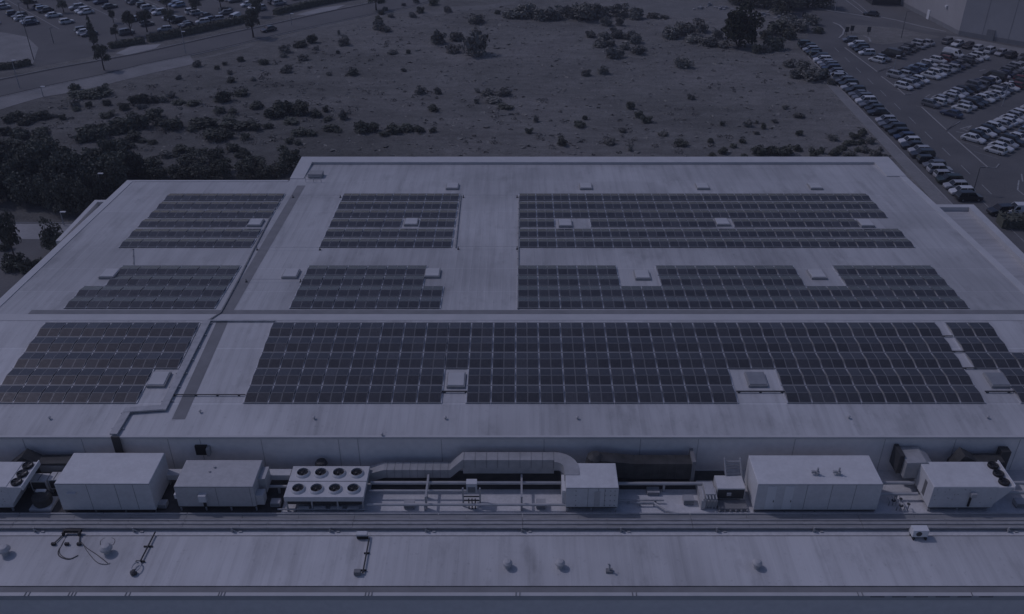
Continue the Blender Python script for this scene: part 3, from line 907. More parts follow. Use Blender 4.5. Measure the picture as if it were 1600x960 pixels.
def fan(parent, x, y, z, r, tilt=0.0, rx=0.0):
    f = MB()
    f.lathe([(r * 1.22, 0), (r * 1.2, .1), (r * 1.02, .24), (r * .96, .24), (r * .94, .06)], n=20)
    o = f.build('fan_shroud', M['unit'], parent, (x, y, z))
    o.rotation_euler = (rx, tilt, 0)
    d = MB(); d.lathe([(r * .94, .05), (r * .94, .07)], n=20); d.build('fan_well', M['black'], o)
    bl = MB()
    bl.lathe([(r * .28, .08), (r * .28, .2), (r * .1, .24)], n=12)
    for k in range(5):
        a0 = k * 2 * PI / 5
        pts = [(r * .26 * math.cos(a0), r * .26 * math.sin(a0), .1), (r * .88 * math.cos(a0 + .1), r * .88 * math.sin(a0 + .1), .1),
               (r * .88 * math.cos(a0 + .7), r * .88 * math.sin(a0 + .7), .18), (r * .26 * math.cos(a0 + .8), r * .26 * math.sin(a0 + .8), .18)]
        bl.face(pts)
    bl.build('fan_blades', M['blade'], o)
    gd = MB()
    for rr in (.5, .95): 
        gd.tube([(r * rr * math.cos(w * PI / 9), r * rr * math.sin(w * PI / 9), .245) for w in range(19)], .012, 4, cap=False)
    for k in range(4):
        a0 = k * PI / 4
        gd.tube([(-r * math.cos(a0), -r * math.sin(a0), .245), (r * math.cos(a0), r * math.sin(a0), .245)], .01, 4)
    gd.build('fan_guard', M['dark'], o)

# eight-fan condenser
cx0, cx1 = -21.8, -14.4
ch = empty('condenser', 'pale condenser with eight round fans in two rows on top', 'condenser', ((cx0 + cx1) / 2, 61.7, DZ))
hw = (cx1 - cx0) / 2
b = MB()
b.box(-hw, hw, 0, 2.08, 1.35, 1.9)
b.box(-hw, hw, 2.18, 4.25, 1.35, 1.9)
b.build('fan_deck', M['unit'], ch)
b = MB()
for y0 in (.05, 2.23):
    b.prism([(-hw + .15, y0 + .2), (hw - .15, y0 + .2), (hw - .15, y0 + 1.75), (-hw + .15, y0 + 1.75)], .75, 1.349)
b.build('coil_block', M['dark'], ch)
b = MB(); b.box(-hw + .1, hw - .1, 2.085, 2.175, 1.3, 1.7); b.build('centre_gap', M['joint'], ch)
for x in (-hw + .15, -1.2, 1.2, hw - .15):
    for y in (.15, 4.1):
        b = MB(); b.box(x - .07, x + .07, y - .07, y + .07, 0, 1.349); b.build('leg', M['galv'], ch)
b = MB()
for y in (.08, 4.17): b.box(-hw + .05, hw - .05, y - .05, y + .05, .22, .34)
b.build('skid_rail', M['galv'], ch)
for k in range(4):
    b = MB(); b.box(-2.6 + k * 1.55, -1.5 + k * 1.55, -.05, .2, .36, .58); b.build('pump', M['galv'], ch)
for i in range(4):
    fan(ch, -hw + 1.15 + i * 1.72, 1.02, 1.9, .56)
    fan(ch, -hw + 1.15 + i * 1.72, 3.2, 1.9, .56)

# box units with a row of three fans on one side (two alike)
def fan_unit(loc, label):
    t = empty('chiller_unit', label, 'chiller', loc)
    bevel_box(0, 6.0, 0, 3.5, .6, 3.15).build('casing', M['unit'], t)
    b = MB()
    # sloping fan bank on the right
    b.face([(6.01, 0, 1.0), (7.4, 0, 2.9), (7.4, 3.5, 2.9), (6.01, 3.5, 1.0)])
    b.face([(6.01, 0, 3.1), (6.01, 0, 1.0), (7.4, 0, 2.9), (7.4, 0, 3.1)])
    b.face([(6.01, 3.5, 1.0), (6.01, 3.5, 3.1), (7.4, 3.5, 3.1), (7.4, 3.5, 2.9)])
    b.face([(6.01, 0, 3.1), (7.4, 0, 3.1), (7.4, 3.5, 3.1), (6.01, 3.5, 3.1)])
    b.face([(7.4, 0, 2.9), (7.4, 3.5, 2.9), (7.4, 3.5, 3.1), (7.4, 0, 3.1)])
    b.build('fan_bank', M['unit'], t)
    for k in range(3):
        f = MB(); f.lathe([(.5, 0), (.5, .22), (.44, .26), (.3, .12)], n=18)
        o = f.build('fan_shroud', M['black'], t, (6.7, .62 + k * 1.13, 3.1))
        d = MB()
        for q in range(5):
            a0 = q * 2 * PI / 5
            d.face([(.08 * math.cos(a0), .08 * math.sin(a0), .16), (.42 * math.cos(a0), .42 * math.sin(a0), .16), (.42 * math.cos(a0 + .7), .42 * math.sin(a0 + .7), .22)])
        d.build('fan_blades', M['blade'], o)
    b = MB(); b.box(7.41, 7.5, -.02, 3.55, 2.75, 3.3); b.build('edge_lip', M['whitepaint'], t)
    b = MB(); b.box(.1, 5.9, .1, 3.4, .42, .598); b.build('base_frame', M['dark'], t)
    for x in (.2, 2.9, 5.7):
        for y in (.2, 3.3):
            b = MB(); b.box(x - .07, x + .07, y - .07, y + .07, 0, .419); b.build('leg', M['galv'], t)
    b = MB(); b.box(3.5, 4.0, -.35, 0, 2.1, 2.55); b.build('control_box', M['galv'], t)
    b = MB(); b.box(3.58, 3.75, -.12, 0, .8, 2.09); b.build('cable_drop', M['black'], t)
    b = MB(); b.box(-.02, -.001, 1.2, 1.7, .9, 2.6); b.build('side_grille', M['joint'], t)
    b = MB()
    for (px_, pz_) in [(R.uniform(.3, 5.6), R.uniform(.8, 2.9)) for _ in range(16)]:
        b.box(px_ - .03, px_ + .03, -.02, 0.005, pz_ - .03, pz_ + .03)
    b.build('fastener', M['joint'], t)
    return t
fan_unit((38.3, 61.7, DZ), 'box chiller with three black fans on its right side, at the right end')
fan_unit((-53.2, 61.7, DZ), 'box chiller with three black fans cut by the left image edge')

# two small condensers and a tank between the left chiller and the large unit
for i, (xa, xb, y0, nm) in enumerate(((-44.9, -43.75, 64.2, 'right'), (-46.5, -45.0, 64.0, 'left'))):
    t = empty('small_condenser', '%s one of the two small white condensers beside the left large unit' % nm, 'condenser', ((xa + xb) / 2, y0, DZ))
    w = (xb - xa) / 2
    b = MB(); b.box(-w, w, 0, 1.1, .55, 1.75); b.build('casing', M['unit'], t)
    b = MB(); b.box(-w + .1, w - .1, -.02, 0, .7, 1.6); b.build('grille', M['dark'], t)
    b = MB(); b.box(-.03, .03, .05, 1.05, 1.751, 1.78); b.build('top_seam', M['joint'], t)
    for x in (-w + .06, w - .06):
        b = MB(); b.box(x - .05, x + .05, 0.05, 1.0, 0, .549); b.build('leg', M['galv'], t)
tk = empty('tank', 'dark squat tank on a pale plinth beside the left large unit', 'tank', (-44.9, 62.6, DZ))
b = MB(); b.lathe([(.75, .3), (.85, .5), (.85, 1.2), (.7, 1.4), (.2, 1.5)], n=18); b.build('vessel', M['dark_duct'], tk)
b = MB(); b.box(-1.0, 1.0, -.9, .9, 0, .3); b.build('plinth', M['unit'], tk)
b = MB(); b.box(-.55, .35, .2, .5, 1.45, 1.6); b.build('valve_cover', M['whitepaint'], tk)

# ductwork along the wall
def duct_path(mb, pts, w, h):
    # rectangular duct along points (x, y, z = top); w depth in y, h height
    for i in range(len(pts) - 1):
        (xa, ya, za), (xb, yb, zb) = pts[i], pts[i + 1]
        v = [(xa, ya, za - h), (xb, yb, zb - h), (xb, yb + w, zb - h), (xa, ya + w, za - h), (xa, ya, za), (xb, yb, zb), (xb, yb + w, zb), (xa, ya + w, za)]
        k = len(mb.v); mb.v += v
        for q in ((3, 2, 1, 0), (4, 5, 6, 7), (0, 1, 5, 4), (1, 2, 6, 5), (2, 3, 7, 6), (3, 0, 4, 7)):
            mb.f.append(tuple(k + j for j in q)); mb.m.append(0)
dt = empty('air_duct', 'long pale duct stepping up behind the pipes and curving into the middle unit', 'duct', (-5, 65.4, DZ))
b = MB()
X = lambda px, py, z: at(px, py, z).x + 5
xs = [X(575, 734, 6.9), X(600, 730, 7.5), X(703, 734, 7.5), X(722, 720, 8.8), X(866, 718, 8.8)]
duct_path(b, [(xs[0], 0, 1.35), (xs[1], 0, 1.9), (xs[2], 0, 1.9), (xs[3], -.05, 3.2), (xs[4], -.05, 3.2)], 1.15, 1.0)
b.build('duct_run', M['duct'], dt)
b = MB()
for k in range(9):
    x = xs[1] + .3 + k * (xs[2] - xs[1] - .5) / 8
    b.box(x - .02, x + .02, -.03, 1.18, .92, 1.925)
for k in range(9):
    x = xs[3] + .15 + k * (xs[4] - xs[3] - .2) / 8
    b.box(x - .02, x + .02, -.08, 1.13, 2.22, 3.225)
b.build('flange', M['gutter'], dt)
b = MB()
b.box(xs[3] + .05, xs[4], -.04, 1.1, 1.5, 2.19)
b.build('lower_plenum', M['duct'], dt)
b = MB()
# quarter bend turning towards the camera
cxx, cyy = xs[4], -1.2
prev = None
for k in range(7):
    a = PI / 2 - k * PI / 2 / 6
    ri, ro = .9, 2.3
    cur = [(cxx + ri * math.cos(a), cyy + ri * math.sin(a)), (cxx + ro * math.cos(a), cyy + ro * math.sin(a))]
    if prev:
        q = [prev[0], cur[0], cur[1], prev[1]]
        b.prism(q, 2.2, 3.2)
    prev = cur
b.prism([(cxx + .9, cyy), (cxx + 2.3, cyy), (cxx + 2.3, cyy - .9), (cxx + .9, cyy - .9)], 1.6, 3.2)
b.build('elbow', M['duct'], dt)

dd = empty('air_duct', 'black duct right of the middle unit ending in a wall frame', 'duct', (12.5, 65.3, DZ))
xa, xb, xc = at(950, 715, 8).x - 12.5, at(990, 718, 8).x - 12.5, at(1078, 718, 8).x - 12.5
b = MB()
duct_path(b, [(xa - .8, -.2, 3.3), (xb, 0, 2.75), (xc, 0, 2.75)], 1.3, 1.9)
b.build('duct_run', M['dark_duct'], dd)
b = MB()
for k in range(7): b.box(xb + k * .8, xb + k * .8 + .03, -.02, 1.32, .86, 2.77)
b.build('flange', M['dark'], dd)
b = MB(); b.lathe([(.95, 0), (.95, .9), (.8, 1.5), (.35, 1.8)], xa - 1.3, .6, 1.7, 14); b.build('elbow', M['dark_duct'], dd)
b = MB(); b.box(xc + .01, xc + .35, -.1, 1.9, .5, 3.1); b.build('end_frame', M['gutter'], dd)

d2 = empty('air_duct', 'black bent duct on the wall above the two small condensers', 'duct', (-46, 65.6, DZ))
xa, xb, xc, xd = [at(p_, 716, 8.2).x + 46 for p_ in (12, 42, 62, 110)]
b = MB()
duct_path(b, [(xa, -.2, 1.9), (xb, 0, 3.35), (xc, 0, 2.5), (xd + .6, 0, 2.6)], 1.3, 1.25)
b.build('duct_run', M['dark_duct'], d2)
b = MB(); b.box(xc + .2, xd, -.06, 0.0, 1.45, 2.3); b.build('duct_patch', M['gutter'], d2)
d3 = empty('air_duct', 'black humped duct behind the right end chiller with wall frame', 'duct', (43, 65.6, DZ))
xa, xb, xc, xd = [at(p_, 712, 8.2).x - 43 for p_ in (1482, 1496, 1520, 1562)]
b = MB()
duct_path(b, [(xa, -.2, 2.2), (xb, -.1, 3.6), (xc, 0, 2.7), (xd, 0, 2.7)], 1.3, 1.3)
b.build('duct_run', M['dark_duct'], d3)
b = MB(); b.box(xd + .01, xd + .9, .9, 1.75, .6, 3.2); b.build('wall_frame', M['dark'], d3)
d4 = empty('air_duct', 'short grey duct joining the right end chiller to the wall', 'duct', (38.2, 64.6, DZ))
b = MB(); duct_path(b, [(-1.2, .3, 3.2), (.6, .3, 3.3), (1.4, .1, 2.9)], 2.3, 1.9); b.build('duct_run', M['duct'], d4)
b = MB(); b.box(-1.65, -1.21, 1.0, 2.75, 1.3, 3.5); b.build('wall_frame', M['dark'], d4)
p = at(311, 714, 8.4)
lv = empty('wall_louvre', 'small black wall opening above the medium grey unit', 'louvre', (p.x, wy - .3, DZ))
b = MB(); b.box(-.65, .5, 0.0, .29, 2.2, 3.3); b.build('opening', M['black'], lv)
b = MB(); b.box(.51, .8, -.3, .29, 2.3, 3.2); b.build('cheek', M['duct'], lv)
# round wall cap behind condenser
p = at(501, 722, 7.6)
b = MB(); b.lathe([(.45, 0), (.45, 1.6), (.62, 1.65), (.5, 1.95), (.1, 2.05)], n=14)
tag(b.build('roof_cowl', M['dark_duct'], None, (p.x, 66.6, DZ)), 'dark round cowl peeping over the back of the eight-fan condenser', 'roof cowl')
# pale service trunk seen between the units
for (pa, pb, nm) in ((404, 456, 'pale service trunk between the medium grey unit and the condenser'), (262, 286, 'short pale service trunk between the two left box units')):
    xa, xb = at(pa, 735, 7).x, at(pb, 735, 7).x
    t = empty('service_trunk', nm, 'duct', ((xa + xb) / 2, 65.1, DZ))
    w = (xb - xa) / 2
    b = MB(); b.box(-w, w, 0, .9, .9, 1.5); b.build('trunk', M['unit'], t)
    b = MB(); b.box(-w + .1, -w + .2, .3, .6, 0, .9); b.box(w - .2, w - .1, .3, .6, 0, .9); b.build('bracket', M['galv'], t)

# pipe runs along the deck
def pipe_run(x0, x1, y, z, r, label, m='pipe', posts=()):
    t = empty('pipe_run', label, 'pipe', (x0, y, DZ))
    b = MB(); b.tube([(0, 0, z), (x1 - x0, 0, z)], r, 10); b.build('pipe', M[m], t)
    for x in posts:
        b = MB(); b.box(x - x0 - .1, x - x0 + .1, -.1, .1, 0, z - r - .002); b.build('bracket', M['galv'], t)
xq = lambda px, py, z: at(px, py, z).x
pp_ = (xq(667, 760, 6.6), xq(815, 760, 6.6))
pipe_run(-14.2, 4.2, 64.6, 1.0, .17, 'thick pale pipe highest of those between condenser and middle unit', posts=pp_)
pipe_run(-14.2, xq(735, 765, 6.4), 63.6, .9, .11, 'thin pale pipe second from the wall, right of the condenser', posts=pp_[:1])
pipe_run(-14.2, 4.4, 61.95, .7, .13, 'pale pipe nearest the walkway between condenser and middle unit', posts=pp_)
pipe_run(9.6, xq(1100, 755, 6.5), 64.5, 1.0, .17, 'thick pale pipe between middle unit and the ladder', posts=(14, 19))
pipe_run(33.8, 38.0, 64.6, 1.0, .18, 'thick pale pipe between the longest unit and right chiller', posts=(35,))
pipe_run(33.8, 38.0, 63.4, .7, .16, 'lower pale pipe between the longest unit and right chiller', posts=(36,))
pipe_run(46.2, 56, 64.6, 1.0, .18, 'thick pale pipe leaving the right image edge', posts=(50, 54))
pipe_run(46.2, 56, 63.6, .7, .16, 'lower pale pipe leaving the right image edge', posts=(49, 53))
b = MB()
P = [at(1000, 786, 6.0), at(1022, 786, 6.0), at(1042, 799, 6.0), at(1060, 803, 6.0)]
b.tube([(P[0].x - .5, P[0].y, 6.0)] + [tuple(q) for q in P], .1, 8)
for q in P[:3]: b.box(q.x - .06, q.x + .06, q.y - .06, q.y + .06, DZ, 5.95)
tag(b.build('bent_pipe', M['galv']), 'thin bent pipe slanting across the deck right of the middle unit', 'pipe')
for k, px_ in enumerate((667, 815)):
    p = at(px_, 790, DZ)
    t = empty('pipe_stand', ['left', 'right'][k] + ' upright pipe frame straddling the pipes left of the middle unit', 'pipe stand', (p.x, 62.2, DZ))
    for y in (0, 2.9):
        b = MB(); b.box(-.09, .09, y - .09, y + .09, 0, 1.4); b.build('post', M['galv'], t)
    b = MB(); b.box(-.09, .09, -.09, 2.99, 1.402, 1.55); b.build('crossbeam', M['galv'], t)
cs = empty('control_stand', 'control cabinet on a frame standing amid the pipes', 'control cabinet', (at(738, 795, DZ).x, 61.9, DZ))
b = MB(); b.box(-.55, .45, .9, 1.6, 1.3, 2.5); b.build('cabinet', M['unit'], cs)
b = MB(); b.box(-.4, .3, .87, .899, 1.45, 2.1); b.build('door', M['gutter'], cs)
for x in (-.85, .75):
    b = MB(); b.box(x - .07, x + .07, .5, .64, 0, 2.3); b.build('post', M['galv'], cs)
b = MB()
for z in (.7, 1.2): b.box(-.85, .75, .52, .62, z, z + .08)
for x in (-.3, 0, .3): b.box(x - .05, x + .05, .2, .3, 0, 1.25)
b.build('cable_drop', M['dark'], cs)
pipe_run(-22.6, -14.3, 61.75, .3, .08, 'low pipe running under the front edge of the eight-fan condenser', 'galv', posts=(-21, -16))
pipe_run(9.5, 13.8, 62.9, .35, .09, 'short low pipe just right of the middle unit', 'galv', posts=(10.5, 13))
pipe_run(-24.2, -21.9, 64.3, .8, .15, 'short thick pipe joining the medium grey unit to the condenser', posts=(-23,))
for k, (px_, py_, w, d, h, nm) in enumerate(((640, 792, .5, .35, .55, 'small grey box at the walkway between condenser and left pipe frame'), (845, 792, .45, .35, .7, 'small grey box at the walkway left of the middle unit'),
        (1020, 770, .6, .4, .4, 'small grey box on the bare deck right of the middle unit'), (1075, 785, .5, .4, .6, 'small grey box on the deck left of the generator'), (1592, 790, .5, .4, .6, 'small grey box at the right image edge of the deck'), (256, 792, .4, .35, .6, 'small grey box between the large and medium box units'), (432, 790, .45, .35, .6, 'small grey box between the medium unit and the condenser'))):
    p = at(px_, py_, DZ + .01)
    t = empty('junction_box', nm, 'junction box', p)
    b = MB(); b.box(-w, w, -d, d, .12, h); b.build('casing', M['galv'], t)
    b = MB(); b.box(-w + .05, w - .05, -d - .02, -d, .2, h - .08); b.build('door', M['gutter'], t)
    b = MB(); b.box(-w + .05, -w + .13, -d + .05, d - .05, -.01, .119); b.box(w - .13, w - .05, -d + .05, d - .05, -.01, .119); b.build('foot', M['dark'], t)
# loose valve sets (deck clutter)
for k, (px_, py_, nm) in enumerate(((897, 790, 'small valve cluster at the left foot of the middle unit'), (1398, 785, 'valve cluster between the longest unit and the right chiller'), (1410, 793, 'low valve set at the walkway beside the right chiller'))):
    p = at(px_, py_, 6.0)
    t = empty('valve_set', nm, 'valves', (p.x, p.y, DZ))
    b = MB()
    for j in range(4):
        b.tube([(j * .35 - .5, 0, 0), (j * .35 - .5, 0, .5 + .2 * (j % 2)), (j * .35 - .5, .5, .5 + .2 * (j % 2))], .06, 6)
    b.build('pipework', M['galv'], t)
    b = MB(); b.lathe([(.2, .6), (.2, .66)], -.15, 0, 0, 12); b.lathe([(.16, .8), (.16, .85)], .5, 0, 0, 12); b.build('handwheel', M['dark'], t)

# generator skid and ladder
gp = at(1138, 797, DZ)
gs = empty('generator', 'small dark-fronted generator on a slatted skid left of the longest unit', 'generator', (gp.x, 61.8, DZ))
b = MB(); b.box(-1.0, 1.6, 1.2, 3.0, .45, 1.75); b.build('casing', M['unit'], gs)
b = MB(); b.box(-.95, 1.55, 1.17, 1.199, .5, 1.6); b.build('grille', M['dark'], gs)
b = MB(); b.box(-.1, .3, 1.0, 1.169, 1.0, 1.3); b.build('control_panel', M['galv'], gs)
b = MB(); b.box(-1.0, 1.75, 0, 1.16, .25, .34); b.box(-1.0, 1.75, -.05, 0.05, .1, .249); b.build('skid', M['gutter'], gs)
b = MB()
for k in range(6): b.box(-1.0 + k * .52, -.85 + k * .52, -.12, -.05, 0, .25)
b.build('skid_slat', M['galv'], gs)
b = MB(); b.box(-2.6, -1.05, .4, 3.2, .1, .9); b.box(-2.2, -1.3, .7, 2.4, .902, 1.5); b.box(-2.6, -2.2, .2, .4, 0, 1.1)
b.build('pipe_housing', M['pipe'], gs)
b = MB()
for k in range(5): b.tube([(-2.4 + k * .3, .3, .1), (-2.4 + k * .3, .3, 1.3), (-2.4 + k * .3, 1.6, 1.5)], .07, 6)
b.build('pipework', M['pipe'], gs)
ld = empty('roof_ladder', 'ladder with tall handrails rising from the deck to the main roof', 'ladder', (at(1133, 735, 6).x, 66.4, DZ))
for x in (-.75, .75):
    b = MB(); b.tube([(x + .35, -2.0, .8), (x, -1.0, 3.4)], .085, 8); b.build('handrail', M['pipe'], ld)
b = MB()
for k in range(9):
    f_ = k / 9
    b.box(-.66 + .3 * (1 - f_), .66 + .3 * (1 - f_), -1.95 + .95 * f_, -1.85 + .95 * f_, .9 + 2.4 * f_, .95 + 2.4 * f_)
b.build('rung', M['galv'], ld)

# walkway / cable tray bridge running along the whole deck
wk = empty('walkway', 'long grating walkway with cable trays along the front of the plant deck', 'walkway', (0, 59.3, DZ - 0.18))
b = MB()
for k in range(24):
    x0 = -62 + k * 5.2
    b.box(x0, x0 + 5.17, .05, 1.75, .42, .5)
b.build('grating', M['galv2'], wk)
b = MB()
for (y, z, w, h) in ((0.0, .46, .1, .14), (.48, .505, .16, .1), (1.0, .505, .1, .08), (1.74, .505, .12, .12)):
    for k in range(16):
        x0 = -62 + k * 7.8
        b.box(x0, x0 + 7.74, y, y + w, z, z + h)
b.build('tray_rail', M['galv'], wk)
b = MB()
for k in range(80):
    x0 = -62 + k * 1.56
    b.box(x0, x0 + .05, .66, .99, .502, .53)
b.build('tray_rung', M['galv2'], wk)
b = MB(); b.box(-62, 62, .04, .12, .26, .41); b.build('side_beam', M['gutter'], wk)
for px_ in (53, 208, 362, 515, 665, 815, 970, 1120, 1272, 1422, 1576):
    x = at(px_, 826, 6).x
    b = MB()
    b.box(x - .06, x + .06, -.2, -.08, -.05, .75)
    b.box(x - .05, x + .05, -.08, .1, .3, .42)
    b.tube([(x, -.14, .5), (x + .75, -.14, -.02)], .05, 6)
    b.box(x + .62, x + .9, -.25, .0, -.05, .28)
    b.build('support_post', M['galv'], wk)

# ------------------------------------------------------------------ things on the lower front roof
def mushroom(px, py, s, label, dark=False):
    p = at(px, py, DZ + .05)
    t = empty('roof_vent', label, 'roof vent', p, 0, 'round vents on the lower front roof')
    b = MB(); b.lathe([(.34 * s, -.06), (.3 * s, .1), (.3 * s, .5 * s)], n=14); b.build('stack', M['galv'], t)
    b = MB(); b.lathe([(.36 * s, .45 * s), (.52 * s, .5 * s), (.5 * s, .66 * s), (.3 * s, .86 * s), (.05, .9 * s)], n=16); b.build('cap', M['unit_grey'], t)
mushroom(9, 866, 1.05, 'round vent cut by the left image edge on the lower roof')
mushroom(168, 864, 1.05, 'round vent beside the loose cables on the lower roof')
mushroom(793, 886, .85, 'left one of the two close round vents at lower roof centre')
mushroom(875, 886, .85, 'right one of the two close round vents at lower roof centre')
mushroom(1182, 886, .85, 'lone round vent on the right half of the lower roof')
def small_flue(px, py, label):
    p = at(px, py, DZ + .03)
    t = empty('flue', label, 'flue', p)
    b = MB(); b.tube([(0, 0, -.05), (0, 0, .75), (-.15, 0, .95)], .09, 8); b.build('pipe', M['galv'], t)
    b = MB(); b.box(-.3, .3, -.2, .2, -.05, .18); b.build('base', M['gutter'], t)
small_flue(952, 893, 'thin bent flue on the lower roof right of the two vents')
# pipe with loop end
p0, p1 = at(243, 833, DZ + .2), at(219, 880, DZ + .1)
t = empty('drain_pipe', 'slanting drain pipe ending in a loop on the lower roof', 'pipe', p1)
d = p0 - p1
b = MB(); b.tube([(0, 0, .12), (d.x, d.y, .22)], .07, 8); b.build('pipe', M['dark'], t)
for f_ in (.05, .55):
    b = MB(); b.box(d.x * f_ - .45, d.x * f_ + .35, d.y * f_ - .06, d.y * f_ + .06, -.05, .08); b.build('bracket', M['black'], t)
b = MB(); b.tube([(-.1 + .35 * math.cos(w * PI / 8) , -.6 + .55 * math.sin(w * PI / 8), .2) for w in range(17)], .06, 8); b.build('loop', M['pipe'], t)
b = MB(); b.lathe([(.28, -.05), (.28, .2), (.1, .3)], -.15, -1.15, 0, 12); b.build('outlet', M['dark'], t)
p0, p1 = at(577, 843, DZ + .2), at(567, 897, DZ + .1)
t = empty('drain_pipe', 'nearly straight drain pipe with a small end box near the roof centre', 'pipe', p1)
d = p0 - p1
b = MB(); b.tube([(0, 0, .12), (d.x, d.y, .22)], .07, 8); b.build('pipe', M['dark'], t)
b = MB(); b.box(-.75, -.2, -.15, .25, -.05, .35); b.build('end_box', M['gutter'], t)
for f_ in (.1, .6):
    b = MB(); b.box(d.x * f_ - .25, d.x * f_ + .25, d.y * f_ - .05, d.y * f_ + .05, -.05, .08); b.build('bracket', M['black'], t)
p = at(567, 842, DZ + .1)
t = empty('switch_box', 'small pale box on the lower roof edge above the straight drain pipe', 'box', p)
b = MB(); b.box(-.55, .4, -.1, .35, .15, .6); b.build('casing', M['unit'], t)
b = MB(); b.box(-.5, .55, -.12, -.101, .05, .4); b.build('front', M['black'], t)
b = MB(); b.box(-.45, -.35, 0, .1, -.1, .15); b.box(.25, .35, 0, .1, -.1, .15); b.build('leg', M['dark'], t)
p = at(1437, 843, DZ + .1)
t = empty('split_unit', 'white outdoor air conditioner on legs at the walkway edge, right side', 'air conditioner', p)
b = MB(); b.box(-.75, .65, 0, .7, .28, 1.05); b.build('casing', M['whitepaint'], t)
b = MB(); b.lathe([(.26, 0), (.26, .03)], n=18)
o = b.build('fan_grille', M['dark'], t, (-.2, -.002, .66)); o.rotation_euler = (PI / 2, 0, 0)
for x in (-.6, .5):
    b = MB(); b.box(x - .06, x + .06, -.12, .7, -.1, .279); b.build('leg', M['black'], t)
# loose cables
def cable(pts, r, label, px=True):
    b = MB()
    q = [tuple(at(p_[0], p_[1], DZ + .06)) for p_ in pts] if px else pts
    # smooth by Catmull-Rom
    V = [Vector(p_) for p_ in q]
    out = []
    for i in range(len(V) - 1):
        p0, p1, p2, p3 = V[max(i - 1, 0)], V[i], V[i + 1], V[min(i + 2, len(V) - 1)]
        for k in range(5):
            s = k / 5
            out.append(.5 * ((2 * p1) + (p2 - p0) * s + (2 * p0 - 5 * p1 + 4 * p2 - p3) * s * s + (3 * p1 - p0 - 3 * p2 + p3) * s ** 3))
    out.append(V[-1])
    b.tube(out, r, 6)
    return tag(b.build('cable', M['cable']), label, 'cable')
cable([(105, 836), (98, 850), (91, 862), (94, 870), (108, 874), (122, 868)], .05, 'thick dark cable curling left under the junction plate on the lower roof')
cable([(104, 838), (96, 852), (93, 864), (102, 872), (114, 873)], .03, 'thinner cable beside the thick curl on the lower roof')
cable([(126, 846), (135, 856), (150, 866), (162, 875), (168, 880)], .035, 'dark cable running right past the round vent')
cable([(128, 848), (138, 864), (152, 879), (166, 882), (172, 880)], .025, 'thin cable sagging below the one running to the round vent')
cable([(157, 852), (158, 845), (168, 840), (179, 843), (178, 850), (172, 855), (170, 862)], .04, 'cable loop just above the round vent beside the loose cables')
p = at(112, 836, DZ + .1)
t = empty('junction_plate', 'dark cable junction under the walkway feeding the loose cables', 'junction box', p)
b = MB(); b.box(-.75, .85, .1, .35, .12, .4); b.box(-.75, -.6, -.2, .1, 0, .4); b.box(.7, .85, -.2, .1, 0, .4); b.build('box', M['black'], t)
for k, dx in enumerate((-1.1, .1, 1.2)):
    b = MB(); b.box(dx - .18, dx + .18, -1.3, -1.1, -.06, .22); b.build('cable_foot', M['black'], t)
b = MB(); b.tube([(-.7, 0, .1), (-1.1, -1.2, .1)], .06, 6); b.tube([(.8, 0, .1), (1.2, -1.2, .1)], .06, 6); b.build('lead', M['cable'], t)

# ------------------------------------------------------------------ warehouse at the top right
w0, w1, w2 = Vector((120.2, 283.0)), Vector((122.8, 253.1)), Vector((135.6, 241.4))
dr = (w2 - w1).normalized()
w2 = w1 + dr * 60
wh = empty('warehouse', 'huge pale windowless warehouse rising behind the right car park', 'building', (122.8, 253.1, 0))
o2 = Vector((122.8, 253.1))
A, B_, C_ = w0 + (w0 - w1) * .6 - o2, Vector((0, 0)), w2 - o2
back = C_ + Vector((.67, .74)) * 60
foot = [tuple(A), tuple(B_), tuple(C_), tuple(back), (back.x - 60, back.y + 40)]
b = MB(); b.prism(foot, 1.2, 17.0); b.build('wall', M['clad_grey'], wh)
b = MB(); b.prism([(p_[0] * .9995, p_[1] * .9995 - .0) for p_ in foot], 0.0, 1.19); b.build('plinth', M['gutter'], wh)
b = MB()
nrm = Vector((dr.y, -dr.x))
if nrm.y > 0: nrm = -nrm
for s_ in (6.2, 13.0, 19.5, 26, 33, 40):
    q = dr * s_
    b.prism([q - dr * .04 + nrm * .03, q + dr * .04 + nrm * .03, q + dr * .04, q - dr * .04], 1.25, 16.9)
b.build('wall_joint', M['joint'], wh)
q = dr * 8.3
b = MB(); b.prism([q - dr * 1.0 + nrm * .25, q + dr * 1.0 + nrm * .25, q + dr * 1.0 + nrm * .003, q - dr * 1.0 + nrm * .003], 0.02, 2.9); b.build('door', M['gutter'], wh)
dl = (A - B_).normalized(); nl = Vector((-dl.y, dl.x))
if nl.x > 0: nl = -nl
q = dl * 18
b = MB(); b.prism([q - dl * .7 + nl * .15, q + dl * .7 + nl * .15, q + dl * .7 + nl * .003, q - dl * .7 + nl * .003], .02, 2.6); b.build('door', M['whitepaint'], wh)
b = MB(); b.prism([q * .5 - dl * .4 + nl * .5, q * .5 + dl * .4 + nl * .5, q * .5 + dl * .4 + nl * .003, q * .5 - dl * .4 + nl * .003], 5.5, 6.0); b.build('wall_lamp', M['whitepaint'], wh)
b = MB()
p0_, p1_ = at(1362, 8), at(1418, 5)
kb = empty('loading_bay', 'dark low building at the top edge left of the warehouse', 'building', (p0_.x, p0_.y, 0))
b.box(0, p1_.x - p0_.x, 0, 12, 0, 5.0); b.build('wall', M['dark'], kb)
b = MB(); b.box(-.3, p1_.x - p0_.x + .3, -.3, 12.3, 5.002, 5.3); b.build('roof', M['gutter'], kb)

